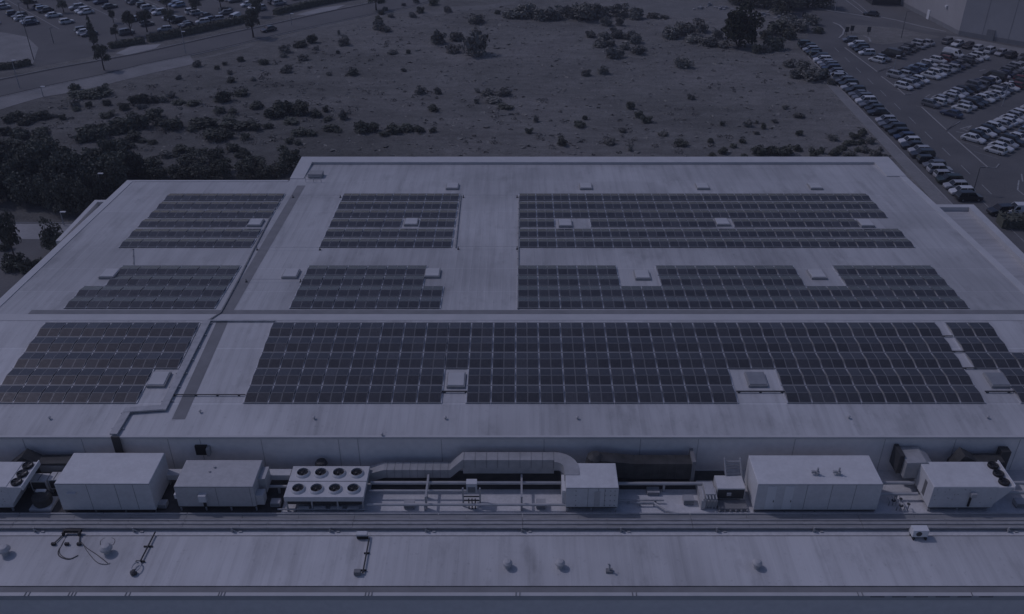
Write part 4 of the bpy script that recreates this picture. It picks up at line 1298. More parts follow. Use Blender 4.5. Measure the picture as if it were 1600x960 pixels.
# ------------------------------------------------------------------ vegetation
def rnd_dir(r):
    while True:
        v = Vector((r.uniform(-1, 1), r.uniform(-1, 1), r.uniform(-1, 1)))
        if 0.05 < v.length < 1: return v.normalized()
def foliage(seed, lobes, n, size, m, fill=.45):
    """Leaf clumps as small bent quads spread through overlapping lobes (unit space)."""
    r = random.Random(seed)
    b = MB()
    tot = sum(l[3] ** 2 for l in lobes)
    for (cx, cy, cz, rr, sq) in lobes:
        for _ in range(int(n * rr * rr / tot)):
            d = rnd_dir(r)
            if d.z < -.35: d.z *= -.6
            k = rr * (1 - fill * r.random() ** 2.2) * r.uniform(.86, 1.14)
            c = Vector((cx + d.x * k, cy + d.y * k, max(.02, cz + d.z * k * sq)))
            nrm = (d + rnd_dir(r) * .8).normalized()
            a = nrm.orthogonal().normalized()
            a = (Matrix.Rotation(r.uniform(0, 6.28), 3, nrm) @ a)
            bb = nrm.cross(a)
            s = size * r.uniform(.55, 1.35)
            b.face([c - a * s - bb * s * .45, c + a * s * .2 - bb * s * .7 + nrm * s * .2, c + a * s, c + a * s * .1 + bb * s * .75 + nrm * s * .2])
    return b.mesh('foliage', M[m])
def shrub_lobes(r, n, flat_=.8):
    L = [(0, 0, .26, .36, flat_), (0, 0, .1, .4, .55)]
    for _ in range(n):
        a = r.uniform(0, 6.28); d = r.uniform(.12, .36)
        L.append((d * math.cos(a), d * math.sin(a), r.uniform(.16, .5), r.uniform(.16, .28), r.uniform(.7, 1.0)))
    return L
SHR = {}
for kind, m, cnt in (('dark', 'leaf', 6), ('dusty', 'leaf2', 5), ('dry', 'dryleaf', 4)):
    SHR[kind] = []
    for k in range(cnt):
        r = random.Random(100 + k + len(kind) * 31)
        SHR[kind].append(foliage(200 + k + len(kind) * 7, shrub_lobes(r, 5 + k % 4), 620, .066, m))
def shrub(px, py, w, h, kind, label, group):
    p = at(px, py)
    dpt = p.y * math.cos(TILT) + H * math.sin(TILT)
    s = FPX / dpt
    wm, hm = w / s * (1.12 if group and 'scrub' in group or group and 'thicket' in group else 1.0), h / s / .95
    o = put('shrub', R.choice(SHR[kind]), None, p, R.uniform(0, 6.28))
    o.scale = (wm * 1.05, wm * R.uniform(.85, 1.1), hm * 1.15)
    return tag(o, label, 'shrub', group)

big_list = [  # px, py(base), w, h, kind, label
 (743, 86, 40, 42, 'dusty', 'tallest rounded shrub standing alone on the upper field with long shadow'),
 (685, 68, 26, 24, 'dusty', 'left upright shrub in the group beside the tallest rounded shrub'),
 (715, 63, 26, 18, 'dusty', 'shrub directly behind left of the tallest rounded shrub'),
 (708, 82, 28, 14, 'dry', 'low pale shrub at the left foot of the tallest rounded shrub'),
 (745, 36, 27, 16, 'dusty', 'shrub above the tallest rounded one nearer the top edge'),
 (488, 67, 18, 16, 'dark', 'dark rounded shrub at the field edge under the road bend'),
 (467, 74, 20, 10, 'dark', 'low dark shrub left of the rounded one at the field edge'),
 (446, 82, 20, 14, 'dusty', 'dusty shrub farthest left along the kerb below the lone dark road car'),
 (592, 46, 22, 20, 'dusty', 'shrub pair left half below the roadside tree near the top'),
 (603, 49, 20, 12, 'dusty', 'shrub pair right half below the roadside tree near the top'),
 (537, 186, 19, 17, 'dusty', 'lone shrub right of the long dark thicket behind the left roof'),
 (1068, 105, 26, 17, 'dusty', 'lone dome shaped shrub on open grass right of the brush cluster'),
 (1080, 155, 14, 10, 'dusty', 'tiny dome shrub on open grass below the larger lone dome'),
 (1232, 104, 22, 14, 'dusty', 'shrub on grass left of the car row top end'),
 (552, 117, 20, 12, 'dark', 'small dark shrub with spiky top in the middle left field'),
 (915, 118, 18, 12, 'dusty', 'left one of two small shrubs under the brush cluster'),
 (942, 115, 20, 15, 'dusty', 'right one of two small shrubs under the brush cluster'),
]
for a in big_list: shrub(a[0], a[1], a[2], a[3], a[4], a[5], 'shrubs on the rough field')
def batch(lst, kind, label, group):
    for q in lst:
        k = kind if isinstance(kind, str) else R.choice(kind)
        shrub(q[0] + R.uniform(-3, 3), q[1] + R.uniform(-3.5, 2.0), q[2] * R.uniform(.75, 1.2), q[3] * R.uniform(.8, 1.2), k, label, group)
batch([(925, 60, 22, 14), (945, 63, 26, 17), (965, 58, 24, 17), (990, 67, 22, 20), (938, 76, 26, 12), (975, 79, 24, 15), (962, 92, 28, 18), (992, 86, 26, 17), (948, 38, 24, 20),
       (1003, 78, 20, 10), (952, 70, 20, 14), (970, 40, 18, 14), (978, 62, 18, 18)], ('dry', 'dusty'),
      'pale dry bush in the brush cluster right of the tallest shrub', 'brush cluster on the upper field')
batch([(797, 28, 30, 18), (818, 29, 34, 26), (842, 29, 34, 26), (866, 29, 26, 20), (895, 29, 30, 24), (915, 29, 34, 28), (938, 27, 34, 26), (965, 26, 30, 22), (995, 28, 30, 20),
       (1022, 28, 16, 10), (1037, 28, 14, 8), (880, 20, 20, 14)], ('dusty', 'dusty', 'dry'),
      'bushy thicket shrub along the far edge of the field', 'thicket along the far field edge')
batch([(1050, 58, 34, 22), (1072, 52, 34, 24), (1092, 48, 30, 22), (1105, 70, 28, 16), (1120, 60, 28, 22), (1082, 64, 26, 14), (1130, 74, 22, 12)], ('dry', 'dusty'),
      'grey dry brush left of the big dark tree', 'dry brush beside the big dark tree')
batch([(1180, 83, 20, 15), (1198, 83, 18, 15), (1210, 76, 26, 22), (1212, 52, 28, 24), (1232, 62, 30, 26), (1250, 50, 30, 22), (1265, 40, 22, 16), (1228, 40, 26, 20), (1195, 62, 24, 20), (1278, 52, 20, 12)], ('dark', 'dusty'),
      'dark bush in the thicket right of the big dark tree', 'thicket right of the big dark tree')
batch([(1256, 110, 26, 16), (1270, 122, 34, 22), (1288, 124, 24, 18), (1250, 122, 26, 18), (1240, 122, 20, 14), (1296, 131, 14, 12)], ('dusty', 'dark'),
      'bush in the clump beside the middle of the fence car row', 'clump beside the fence car row')
batch([(1185, 244, 26, 15), (1205, 243, 28, 18), (1226, 240, 28, 19), (1248, 238, 15, 9), (1270, 244, 18, 13), (1283, 243, 15, 11), (1130, 242, 18, 12), (1115, 246, 16, 8), (1165, 246, 16, 8)], 'dark',
      'dark bush close behind the right rear parapet', 'bushes behind the right rear parapet')
batch([(1300, 243, 16, 10), (1312, 236, 16, 9), (1324, 228, 16, 9), (1336, 219, 16, 9), (1350, 210, 16, 10), (1306, 240, 14, 9), (1318, 232, 14, 9), (1330, 224, 14, 9), (1343, 214, 14, 9)], 'dark',
      'clipped dark bush in the slanting hedge line by the right rear corner', 'hedge line at the right rear corner')
batch([(1330, 243, 18, 10), (1345, 228, 16, 10), (1352, 240, 20, 12), (1367, 244, 18, 12), (1360, 226, 14, 10), (1340, 236, 16, 10), (1374, 236, 12, 9), (1384, 247, 16, 10), (1318, 243, 14, 8)], ('dusty', 'dusty', 'dark'),
      'mixed low bush inside the triangle behind the hedge line', 'triangle planting by the right rear corner')
batch([(565, 207, 28, 19), (586, 206, 26, 15), (613, 205, 32, 18), (636, 205, 24, 13), (655, 208, 20, 10), (598, 212, 20, 9), (675, 206, 18, 8)], 'dark',
      'dark bush in the short dark row behind the left rear parapet', 'short dark bush row on the field')
batch([(655, 148, 18, 13), (682, 146, 18, 12), (745, 148, 10, 9), (745, 161, 11, 9), (762, 148, 26, 12), (785, 148, 24, 14), (768, 162, 26, 8), (790, 168, 22, 7), (680, 172, 16, 11),
       (632, 110, 12, 8), (614, 87, 14, 7), (640, 82, 10, 7), (530, 85, 8, 8), (533, 73, 9, 8), (512, 116, 9, 6), (528, 55, 7, 9), (985, 172, 18, 14), (1000, 182, 20, 12), (1010, 190, 18, 12),
       (912, 187, 10, 10), (905, 200, 26, 14), (828, 206, 16, 10), (950, 225, 18, 12), (880, 225, 20, 12), (838, 190, 12, 9), (1035, 212, 16, 8), (975, 206, 14, 7), (1065, 230, 20, 12), (985, 236, 12, 12)], ('dark', 'dusty'),
      'small scattered bush on the open middle of the field', 'scattered bushes on the open field')
batch([(1130, 195, 12, 11), (1166, 200, 14, 10), (1182, 196, 8, 8), (1193, 203, 11, 9), (1183, 208, 11, 6), (1158, 222, 14, 10), (1145, 233, 13, 7), (1214, 194, 12, 8), (1228, 172, 10, 8), (1250, 214, 14, 8), (1303, 222, 14, 10),
       (1250, 186, 22, 8), (1108, 222, 16, 8)], ('dark', 'dusty'),
      'small bush on the right part of the field before the parapet', 'scattered bushes on the right field')
# dark scrub on the left part of the field
def inside(x, y, poly):
    c = False
    n = len(poly)
    for i in range(n):
        (x0, y0), (x1, y1) = poly[i], poly[(i + 1) % n]
        if (y0 > y) != (y1 > y) and x < (x1 - x0) * (y - y0) / (y1 - y0) + x0: c = not c
    return c
def scatter(poly, n, wr, kinds, label, group, aspect=(.5, .8), seed=1):
    r = random.Random(seed)
    x0, x1 = min(p_[0] for p_ in poly), max(p_[0] for p_ in poly)
    y0, y1 = min(p_[1] for p_ in poly), max(p_[1] for p_ in poly)
    k = 0
    while k < n:
        x, y = r.uniform(x0, x1), r.uniform(y0, y1)
        if not inside(x, y, poly): continue
        w = r.uniform(*wr)
        shrub(x, y, w, w * r.uniform(*aspect), r.choice(kinds), label, group)
        k += 1
batch([(15, 192, 22, 14), (28, 188, 26, 16), (42, 192, 26, 15), (58, 186, 26, 15), (70, 184, 20, 12), (10, 212, 24, 14), (28, 212, 18, 10), (98, 190, 14, 11), (120, 175, 12, 8), (137, 170, 14, 11), (125, 155, 34, 12), (150, 152, 34, 14), (165, 148, 22, 13)], 'dark',
      'dark bush along the scrub edge below the left pavement', 'scrub edge below the left pavement')
batch([(140, 210, 34, 18), (158, 205, 24, 14), (178, 206, 34, 20), (200, 204, 34, 22), (222, 200, 34, 22), (240, 186, 30, 24), (248, 195, 24, 16), (272, 204, 30, 20), (215, 165, 24, 18), (228, 158, 20, 16), (280, 164, 18, 10), (170, 182, 26, 10), (237, 225, 14, 8), (225, 222, 18, 6)], 'dark',
      'dark bush in the scattered scrub of the left field', 'scattered scrub on the left field')
batch([(350, 157, 28, 18), (375, 152, 20, 14), (402, 168, 24, 10), (346, 178, 20, 14), (362, 178, 18, 12), (300, 164, 26, 10), (425, 183, 36, 22), (445, 180, 40, 24), (468, 182, 34, 22), (494, 181, 22, 15), (508, 177, 11, 11), (512, 187, 14, 8), (455, 192, 24, 9)], 'dark',
      'dark bush in the long thicket across the left middle field', 'long thicket on the left middle field')
batch([(360, 200, 30, 14), (378, 202, 34, 15), (398, 201, 26, 13), (320, 200, 40, 16), (328, 212, 26, 14), (338, 220, 36, 17), (352, 214, 22, 14), (386, 220, 18, 10), (466, 213, 24, 13), (488, 213, 16, 10), (455, 225, 14, 9), (465, 225, 12, 8), (418, 200, 18, 9), (515, 206, 20, 10), (530, 208, 14, 7), (304, 202, 20, 10)], 'dark',
      'dark bush in the lower scrub behind the left wing roof', 'lower scrub behind the left wing')
scatter([(-5, 225), (60, 205), (200, 205), (215, 235), (190, 262), (60, 262), (-5, 262)], 30, (18, 34), ('dark',), 'dark bush in the dense scrub above the tree belt', 'dense scrub above the tree belt', seed=3)
scatter([(60, 150), (300, 105), (420, 82), (500, 62), (560, 60), (470, 110), (330, 145), (150, 190), (80, 185)], 30, (9, 20), ('dusty', 'dark', 'dry'), 'low straggly bush on the rough slope below the main road', 'straggly bushes below the main road', seed=4)
scatter([(190, 262), (300, 225), (460, 240), (455, 255), (200, 286)], 20, (12, 26), ('dark', 'dark', 'dusty'), 'low dark bush in the strip just behind the left wing roof', 'bush strip behind the left wing', (.35, .6), seed=5)
scatter([(600, 8), (690, 2), (800, 0), (790, 22), (700, 24), (640, 30), (560, 42), (560, 28)], 12, (9, 18), ('dusty', 'dry', 'dark'), 'rough bush on the verge at the top centre', 'rough bushes at the top centre', seed=8)
# the countless smallest tufts of scrub: one object
def tiny_scrub(polys, seed):
    r = random.Random(seed)
    b = MB()
    for poly, n, smin, smax in polys:
        x0, x1 = min(p_[0] for p_ in poly), max(p_[0] for p_ in poly)
        y0, y1 = min(p_[1] for p_ in poly), max(p_[1] for p_ in poly)
        k = 0
        while k < n:
            px_, py_ = r.uniform(x0, x1), r.uniform(y0, y1)
            if not inside(px_, py_, poly): continue
            k += 1
            c0 = at(px_, py_)
            rr = r.uniform(smin, smax)
            for _ in range(int(26 * rr) + 12):
                d = rnd_dir(r)
                c = c0 + Vector((d.x * rr * 1.3, d.y * rr * 1.3, abs(d.z) * rr * .75 + .03))
                nr = (d + rnd_dir(r) * .8).normalized()
                a = nr.orthogonal().normalized(); q = nr.cross(a); k2 = r.uniform(.09, .2)
                b.face([c - a * k2 - q * k2 * .5, c + a * k2 * .3 - q * k2 * .7, c + a * k2, c + q * k2 * .8])
    o = b.build('scrub_tufts', M['dryleaf'])
    o['kind'] = 'stuff'
    o['label'] = 'tiny scrub tufts dotted all over the rough field'
tiny_scrub([([(560, 140), (700, 130), (860, 150), (1000, 160), (1150, 180), (1240, 200), (1280, 240), (700, 244), (640, 200)], 80, .25, .7),
            ([(400, 90), (520, 70), (650, 60), (660, 110), (600, 160), (480, 165), (410, 150)], 34, .25, .6),
            ([(1050, 98), (1200, 90), (1230, 110), (1280, 150), (1200, 160), (1080, 140)], 20, .25, .5),
            ([(20, 180), (300, 110), (420, 90), (560, 170), (470, 235), (240, 260), (40, 230)], 110, .3, 1.0)], 31)

# trees: tapered trunk, limbs, crown of leaf clumps
def tree_meshes(seed, tall=False, conifer=False):
    r = random.Random(seed)
    t = MB()
    t.tube([(0, 0, -.02), (.01, .0, .2), (-.01, .01, .45), (.01, 0, .7)], .045, 8, r1=.014)
    for k in range(5):
        a = k * 1.26 + r.uniform(-.3, .3); z = r.uniform(.25, .5)
        t.tube([(0, 0, z), (.14 * math.cos(a), .14 * math.sin(a), z + .12), (.26 * math.cos(a), .26 * math.sin(a), z + .28)], .018, 6, r1=.006)
    tm = t.mesh('trunk', M['bark'])
    L = []
    if conifer:
        for k in range(9):
            z = .2 + k * .09
            rr = .42 * (1 - k / 10.5)
            for q in range(3):
                a = r.uniform(0, 6.28)
                L.append((rr * .6 * math.cos(a), rr * .6 * math.sin(a), z, rr * .62, .7))
    else:
        L.append((0, 0, .6, .3, .95))
        for k in range(9):
            a = r.uniform(0, 6.28); d = r.uniform(.14, .32)
            L.append((d * math.cos(a), d * math.sin(a), r.uniform(.38, .86), r.uniform(.13, .22), r.uniform(.8, 1)))
    cm = foliage(seed + 5, L, 1500, .036, 'leaf', .55)
    return tm, cm
def bushy(seed, n=1500, m='leaf'):
    r = random.Random(seed)
    L = [(0, 0, .45, .36, 1.0), (0, 0, .2, .36, .8)]
    for k in range(11):
        a = r.uniform(0, 6.28); d = r.uniform(.16, .34)
        L.append((d * math.cos(a), d * math.sin(a), r.uniform(.12, .82), r.uniform(.15, .24), r.uniform(.8, 1)))
    return tree_meshes(seed)[0], foliage(seed + 9, L, n, .042, m, .5)
BIGDARK = [bushy(750, 2600, 'leaf_dark')]
BUSHY = [bushy(700 + k) for k in range(6)]
TREES = [tree_meshes(500 + k) for k in range(6)]
CONIF = [tree_meshes(600 + k, conifer=True) for k in range(2)]
def tree(px, py, w, h, label, group=None, lib=TREES, name='tree'):
    p = at(px, py)
    dpt = p.y * math.cos(TILT) + H * math.sin(TILT)
    s = FPX / dpt
    tm, cm = R.choice(lib)
    o = empty(name, label, 'tree', p, R.uniform(0, 6.28), group)
    o.scale = (w / s, w / s, h / s / .85)
    put('trunk', tm, o); put('crown', cm, o)
    return o
def tree_px(x, y, w, h, label, group=None, lib=TREES, name='tree'):
    return tree(x, y, w * 1.35, h, label, group, lib, name)
tree_px(1155, 73, 47, 54, 'largest dark tree standing at the right upper edge of the field', None, BIGDARK)
tree_px(28, 418, 30, 82, 'slender dark tree beside the yard at the left image edge')
tree_px(90, 392, 32, 52, 'round tree against the left side of the roof', None, BUSHY)
tree_px(163, 110, 20, 36, 'round roadside tree near the left crossing with clear shadow')
tree_px(148, 76, 14, 46, 'slim dark tree behind the round roadside tree', lib=CONIF)
tree_px(396, 59, 25, 38, 'round roadside tree beside the lone dark car on the road')
tree_px(588, 16, 24, 24, 'roadside tree cut by the top edge of the image')
tree_px(403, 26, 18, 26, 'tree behind the hedge above the round roadside tree')
tree_px(44, 14, 20, 18, 'tree cut by the top edge above the left lamp post')
for (x, y, w, h) in ((206, 56, 18, 34), (230, 50, 20, 30), (267, 44, 16, 26), (308, 22, 18, 24), (100, 20, 14, 20), (178, 36, 10, 18), (262, 18, 14, 20), (345, 12, 16, 20), (182, 62, 10, 20)):
    tree_px(x, y, w, h, 'small car park tree in the far left lot', 'trees in the far left car park')
r = random.Random(11)
belt = [(12, 312), (40, 318), (62, 322), (85, 328), (110, 334), (135, 334), (150, 318), (170, 306), (185, 298), (25, 300), (50, 304), (75, 310), (98, 314), (122, 318), (8, 290), (34, 288), (60, 292), (88, 296), (112, 300), (138, 304), (160, 292), (180, 282),
        (20, 276), (48, 274), (76, 278), (104, 282), (130, 284), (155, 276), (176, 268), (200, 272), (215, 276), (-12, 300), (-10, 320)]
for (x, y) in belt:
    tree_px(x, y, r.uniform(26, 38), r.uniform(38, 56), 'dense dark tree in the belt beside the left rear corner of the roof', 'tree belt at the left rear corner', BUSHY)
for (x, y) in ((250, 282), (285, 280), (320, 281), (350, 280), (385, 280), (415, 279), (440, 272), (235, 276), (455, 262), (400, 268), (300, 270), (340, 268)):
    tree_px(x, y, r.uniform(26, 36), r.uniform(20, 32), 'low dark tree close behind the left wing roof edge', 'low trees behind the left wing', BUSHY)
for (x, y, w, h) in ((25, 416, 30, 26), (40, 424, 26, 22), (58, 416, 22, 16), (8, 390, 22, 16), (18, 422, 30, 24)):
    shrub(x, y, w, h, 'dark', 'dark yard bush at the left image edge beside the roof', 'bushes in the left yard')
for (x, y) in ((1238, 14), (1262, 12), (1285, 12), (1222, 22)):
    tree_px(x, y, 34, 26, 'dark tree cut by the top edge right of the big dark tree', 'dark trees at the top edge', BUSHY)
for (x, y) in ((1172, 10), (1150, 6), (1195, 12)):
    tree_px(x, y, 28, 18, 'dark tree at the top edge above the largest dark tree', 'dark trees above the largest tree', BUSHY)
# pale rubble on the bare ground at the top
rr_ = random.Random(91)
for k, (px_, py_, n, nm) in enumerate(((1108, 9, 9, 'leftmost pale rubble heap at the top edge left of the largest tree'), (1128, 14, 10, 'pale rubble heap just left of the largest dark tree top'), (1193, 24, 9, 'pale rubble heap close right of the largest dark tree'), (1212, 18, 10, 'pale rubble heap below the dark trees at the top edge'), (1090, 13, 7, 'low pale rubble scatter on the bare track at the top'), (1222, 27, 7, 'rightmost small rubble heap by the sign board'))):
    p = at(px_, py_)
    b = MB()
    for _ in range(n):
        a = rr_.uniform(0, 6.28); d = rr_.uniform(0, 2.4)
        x, y, r1, h = d * math.cos(a) * 1.4, d * math.sin(a), rr_.uniform(.25, .7), rr_.uniform(.3, 1.0) * (1.1 - d / 3)
        b.prism([(x + r1 * rr_.uniform(.6, 1.1) * math.cos(q * 1.25 + a), y + r1 * rr_.uniform(.6, 1.1) * math.sin(q * 1.25 + a)) for q in range(5)], 0, h)
    tag(b.build('rubble_heap', M['pale_paving'], None, p), nm, 'rubble', 'pale rubble heaps at the top edge')
# hedges
def hedge(name, pts, w, h, label, m='leaf', seed=1):
    r = random.Random(seed)
    t = empty(name, label, 'hedge', (*pts[0], 0))
    b = MB(); o0 = Vector(pts[0])
    for i in range(len(pts) - 1):
        a, c = Vector(pts[i]), Vector(pts[i + 1])
        L_ = (c - a).length
        d = (c - a) / L_; n = Vector((-d.y, d.x))
        for _ in range(int(L_ * 55)):
            s = r.random() * L_
            sd = r.choice((-1, 1, 0, 0))
            q = a + d * s - o0
            if sd: q = q + n * sd * w / 2 * r.uniform(.8, 1.12); z = r.uniform(.05, h)
            else: q = q + n * r.uniform(-.5, .5) * w; z = h * r.uniform(.86, 1.12)
            nr = (Vector((n.x * sd, n.y * sd, .5 if sd else 1)) + rnd_dir(r) * .7).normalized()
            u = nr.orthogonal().normalized(); v = nr.cross(u); k = r.uniform(.14, .34)
            C = Vector((q.x, q.y, z))
            b.face([C - u * k - v * k * .5, C + u * k * .3 - v * k * .7, C + u * k, C + v * k * .8])
    b.build('foliage', M[m], t)
    b = MB(); ribbon(b, [tuple(Vector(p_) - o0) for p_ in pts], w * .8, 0.02, h * .86); b.build('inner_mass', M[m], t)
hedge('hedge', W([(232, 66), (262, 60), (300, 53), (345, 43), (386, 34)]), 1.8, 1.8, 'long dark hedge between the far left car park and the main road', seed=21)
hedge('hedge', W([(430, 24), (470, 14), (520, 4), (570, -4)]), 2.0, 1.7, 'dark hedge at the top edge beyond the roadside tree', seed=22)
hedge('hedge', W([(172, 76), (200, 71), (226, 67)]), 1.8, 1.4, 'short dark hedge behind the left paved crossing', seed=23)
hedge('hedge', W([(-5, 109), (20, 107), (48, 101)]), 1.6, 1.3, 'low hedge beside the paved plaza at the left edge', seed=24)
hedge('hedge', [tuple(at(1560, 352))[:2], tuple(at(1615, 354))[:2]], 3.2, 1.8, 'thick dark hedge right of the extension roof', seed=25)

# grass tufts over the field: countless, one object
def tufts(poly, n, seed):
    r = random.Random(seed)
    b = MB()
    x0, x1 = min(p_[0] for p_ in poly), max(p_[0] for p_ in poly)
    y0, y1 = min(p_[1] for p_ in poly), max(p_[1] for p_ in poly)
    k = 0
    while k < n:
        x, y = r.uniform(x0, x1), r.uniform(y0, y1)
        if not inside(x, y, poly): continue
        k += 1
        s = r.uniform(.16, .5) * (1.6 if r.random() < .06 else 1)
        for q in range(2):
            a = r.uniform(0, PI); dx, dy = math.cos(a) * s, math.sin(a) * s
            lx, ly = r.uniform(-.3, .3) * s, r.uniform(-.3, .3) * s
            b.face([(x - dx, y - dy, 0.0), (x + dx, y + dy, 0.0), (x + dx * .5 + lx * 3, y + dy * .5 + ly * 3, s * .3), (x - dx * .4 + lx * 3, y - dy * .4 + ly * 3, s * .36)])
    return b
fieldpoly = W([(0, 176), (180, 133), (306, 104), (420, 84), (580, 36), (655, 22), (800, 8), (1000, 22), (1140, 36), (1230, 60), (1245, 95), (1285, 130), (1395, 246), (470, 246), (440, 278), (200, 282), (110, 332), (0, 300)])
tf = tufts(fieldpoly, 3000, 77).build('field_grass', M['grassblade'])
tf['kind'] = 'stuff'
tf['label'] = 'rough dry grass tufts covering the field behind the roof'

# ------------------------------------------------------------------ cars
def car_meshes(kind):
    if kind == 'hatchback': Ln, Wd, Ht = 4.05, 1.74, 1.48; prof = (0.26, .40, .92, .985)
    elif kind == 'saloon': Ln, Wd, Ht = 4.65, 1.8, 1.45; prof = (0.28, .42, .76, .90)
    elif kind == 'estate': Ln, Wd, Ht = 4.5, 1.84, 1.68; prof = (0.25, .38, .90, .985)
    else: Ln, Wd, Ht = 5.2, 1.98, 2.1; prof = (0.14, .27, .97, .995)
    belt_ = .92 if Ht < 1.6 else (1.05 if Ht < 1.9 else 1.25)
    hood = belt_ - .12
    tail = belt_ - (.06 if kind == 'saloon' else 0.0)
    w = Wd / 2
    st = [(0.0, w * .80, .32, hood - .22), (.03, w * .93, .22, hood - .1), (.12, w, .2, hood - .02), (prof[0], w, .2, belt_ - .02), (.5, w, .2, belt_), (prof[3] - .06, w, .2, belt_), (.96, w * .96, .22, tail), (1.0, w * .88, .34, tail - .2)]
    b = MB()
    rings = []
    for (f_, hw_, z0, z1) in st:
        x = -Ln / 2 + Ln * f_
        k = len(b.v)
        zm = z0 + (z1 - z0) * .55
        b.v += [(x, -hw_ * .9, z0), (x, -hw_, zm), (x, -hw_ * .93, z1), (x, hw_ * .93, z1), (x, hw_, zm), (x, hw_ * .9, z0)]
        rings.append(k)
    for i in range(len(rings) - 1):
        for j in range(6):
            j2 = (j + 1) % 6
            b.f.append((rings[i] + j, rings[i + 1] + j, rings[i + 1] + j2, rings[i] + j2)); b.m.append(0)
    b.f.append(tuple(rings[0] + j for j in range(6))); b.m.append(0)
    b.f.append(tuple(rings[-1] + j for j in reversed(range(6)))); b.m.append(0)
    # roof skin
    xa, xb, xc, xd = [-Ln / 2 + Ln * q for q in prof]
    rw = w * .74; zr = Ht
    rf_ = [(xb, -rw, zr - .03), (xc, -rw, zr - .03), (xc, rw, zr - .03), (xb, rw, zr - .03)]
    top = [(xb + .15, -rw * .85, zr), (xc - .12, -rw * .85, zr), (xc - .12, rw * .85, zr), (xb + .15, rw * .85, zr)]
    b.face(top)
    for i in range(4):
        j = (i + 1) % 4
        b.face([rf_[i], rf_[j], top[j], top[i]])
    # pillars at the four corners and the middle
    lo = [(xa, -w * .9, belt_ - .02), (xd, -w * .9, belt_ - .02), (xd, w * .9, belt_ - .02), (xa, w * .9, belt_ - .02)]
    hi = rf_
    for a, c in zip(lo, hi): b.tube([a, c], .045, 4, cap=False)
    xm = (xb + xc) / 2
    for s in (-1, 1): b.tube([(xm, s * w * .9, belt_ - .02), (xm, s * rw, zr - .03)], .045, 4, cap=False)
    gl = MB()
    n = 4
    for i in range(4):
        j = (i + 1) % 4
        gl.face([lo[i], lo[j], hi[j], hi[i]])
    van = kind == 'van'
    if van:
        gl = MB()
        gl.face([lo[3], lo[0], hi[0], hi[3]])
        b.face([lo[0], lo[1], hi[1], hi[0]]); b.face([lo[1], lo[2], hi[2], hi[1]]); b.face([lo[2], lo[3], hi[3], hi[2]])
        for s in (-1, 1):
            y0, y1 = s * (w * .9 + .012), s * (w * .82 + .012)
            gl.face([(xa + .25, y0, belt_ + .05), (xa + 1.2, y0, belt_ + .05), (xa + 1.2, y1, zr - .3), (xa + .65, y1, zr - .3)][::s])
    wb = Ln * .305
    whm = MB()
    whm.tube([(0, -.1, 0), (0, .1, 0)], .31, 14, m=0)
    whm.tube([(0, -.106, 0), (0, .106, 0)], .19, 10, m=1)
    return dict(body=b, glass=gl.mesh('window_glass', M['glass']), wheel=whm.mesh('wheel', [M['tyre'], M['rim']]), wb=wb, w=w - .1, Ln=Ln)
CK = {k: car_meshes(k) for k in ('hatchback', 'saloon', 'estate', 'van')}
CAR_SRC = {}
def car(kind, colr, x, y, rz, label, group):
    key = (kind, colr)
    if key not in CAR_SRC:
        d = CK[kind]
        o = d['body'].build('parked_car', M['car_' + colr])
        put('window_glass', d['glass'], o)
        for sx in (-1, 1):
            for sy in (-1, 1):
                put('wheel', d['wheel'], o, (sx * d['wb'], sy * d['w'], .31))
        CAR_SRC[key] = o
    else:
        o = copy_tree(CAR_SRC[key])
    o.location = (x, y, 0.02)
    o.rotation_euler = (0, 0, rz)
    tag(o, label, 'car', group)
    return o
rc_ = random.Random(5)
COLS = ['white'] * 5 + ['silver'] * 5 + ['grey'] * 5 + ['black'] * 5 + ['dark blue'] * 2 + ['dark red'] + ['pale blue'] * 2
KINDS_ = ['hatchback'] * 5 + ['saloon'] * 4 + ['estate'] * 3
ORD = ['1st', '2nd', '3rd'] + ['%dth' % i for i in range(4, 60)]
for i in (20, 30, 40, 50):
    for j, s in ((1, 'st'), (2, 'nd'), (3, 'rd')):
        if i + j - 1 < len(ORD): ORD[i + j - 1] = '%d%s' % (i + j, s)
NCARS = 0
def car_row(p0, p1, heading, where, group, fill=.95, pitch=2.5, cols=None):
    global NCARS
    a, c = Vector(p0), Vector(p1)
    n = int((c - a).length / pitch) + 1
    d = (c - a).normalized()
    j = 0
    for i in range(n):
        if rc_.random() > fill: continue
        q = a + d * (i * pitch)
        k, cl_ = rc_.choice(KINDS_), rc_.choice(cols or COLS)
        if rc_.random() < .03: k = 'van'
        car(k, cl_, q.x + rc_.uniform(-.15, .15), q.y + rc_.uniform(-.12, .12), heading + rc_.uniform(-.03, .03) + (PI if rc_.random() < .3 else 0),
            '%s %s, %s from the %s' % (cl_, k, ORD[j], where), group)
        j += 1
        NCARS += 1
ang_n = math.atan2(n_.y, n_.x)
car_row((78.6, 143.5), (77.0, 243), 0, 'near end of the row along the field pavement', 'cars parked along the field pavement', .97, 2.45, ['white'] * 3 + ['silver'] * 4 + ['grey'] * 4 + ['black'] * 6 + ['dark blue'] * 2 + ['dark green'])
DARKS = ['black'] * 5 + ['grey'] * 4 + ['silver'] * 3 + ['white'] * 4 + ['dark blue', 'dark red']
car_row((91.4, 213.8), (112.5, 231.5), ang_n, 'aisle end of the third double row, far side', 'cars in the third double row', .95)
car_row((90.2, 205.5), (118.6, 230), ang_n, 'aisle end of the third double row, near side', 'cars in the third double row', .95)
car_row((91.6, 192.8), (130, 225.5), ang_n, 'aisle end of the second double row, far side', 'cars in the second double row', .97)
car_row((93.4, 186.8), (124, 213), ang_n, 'aisle end of the second double row, near side', 'cars in the second double row', .97, 2.5, DARKS)
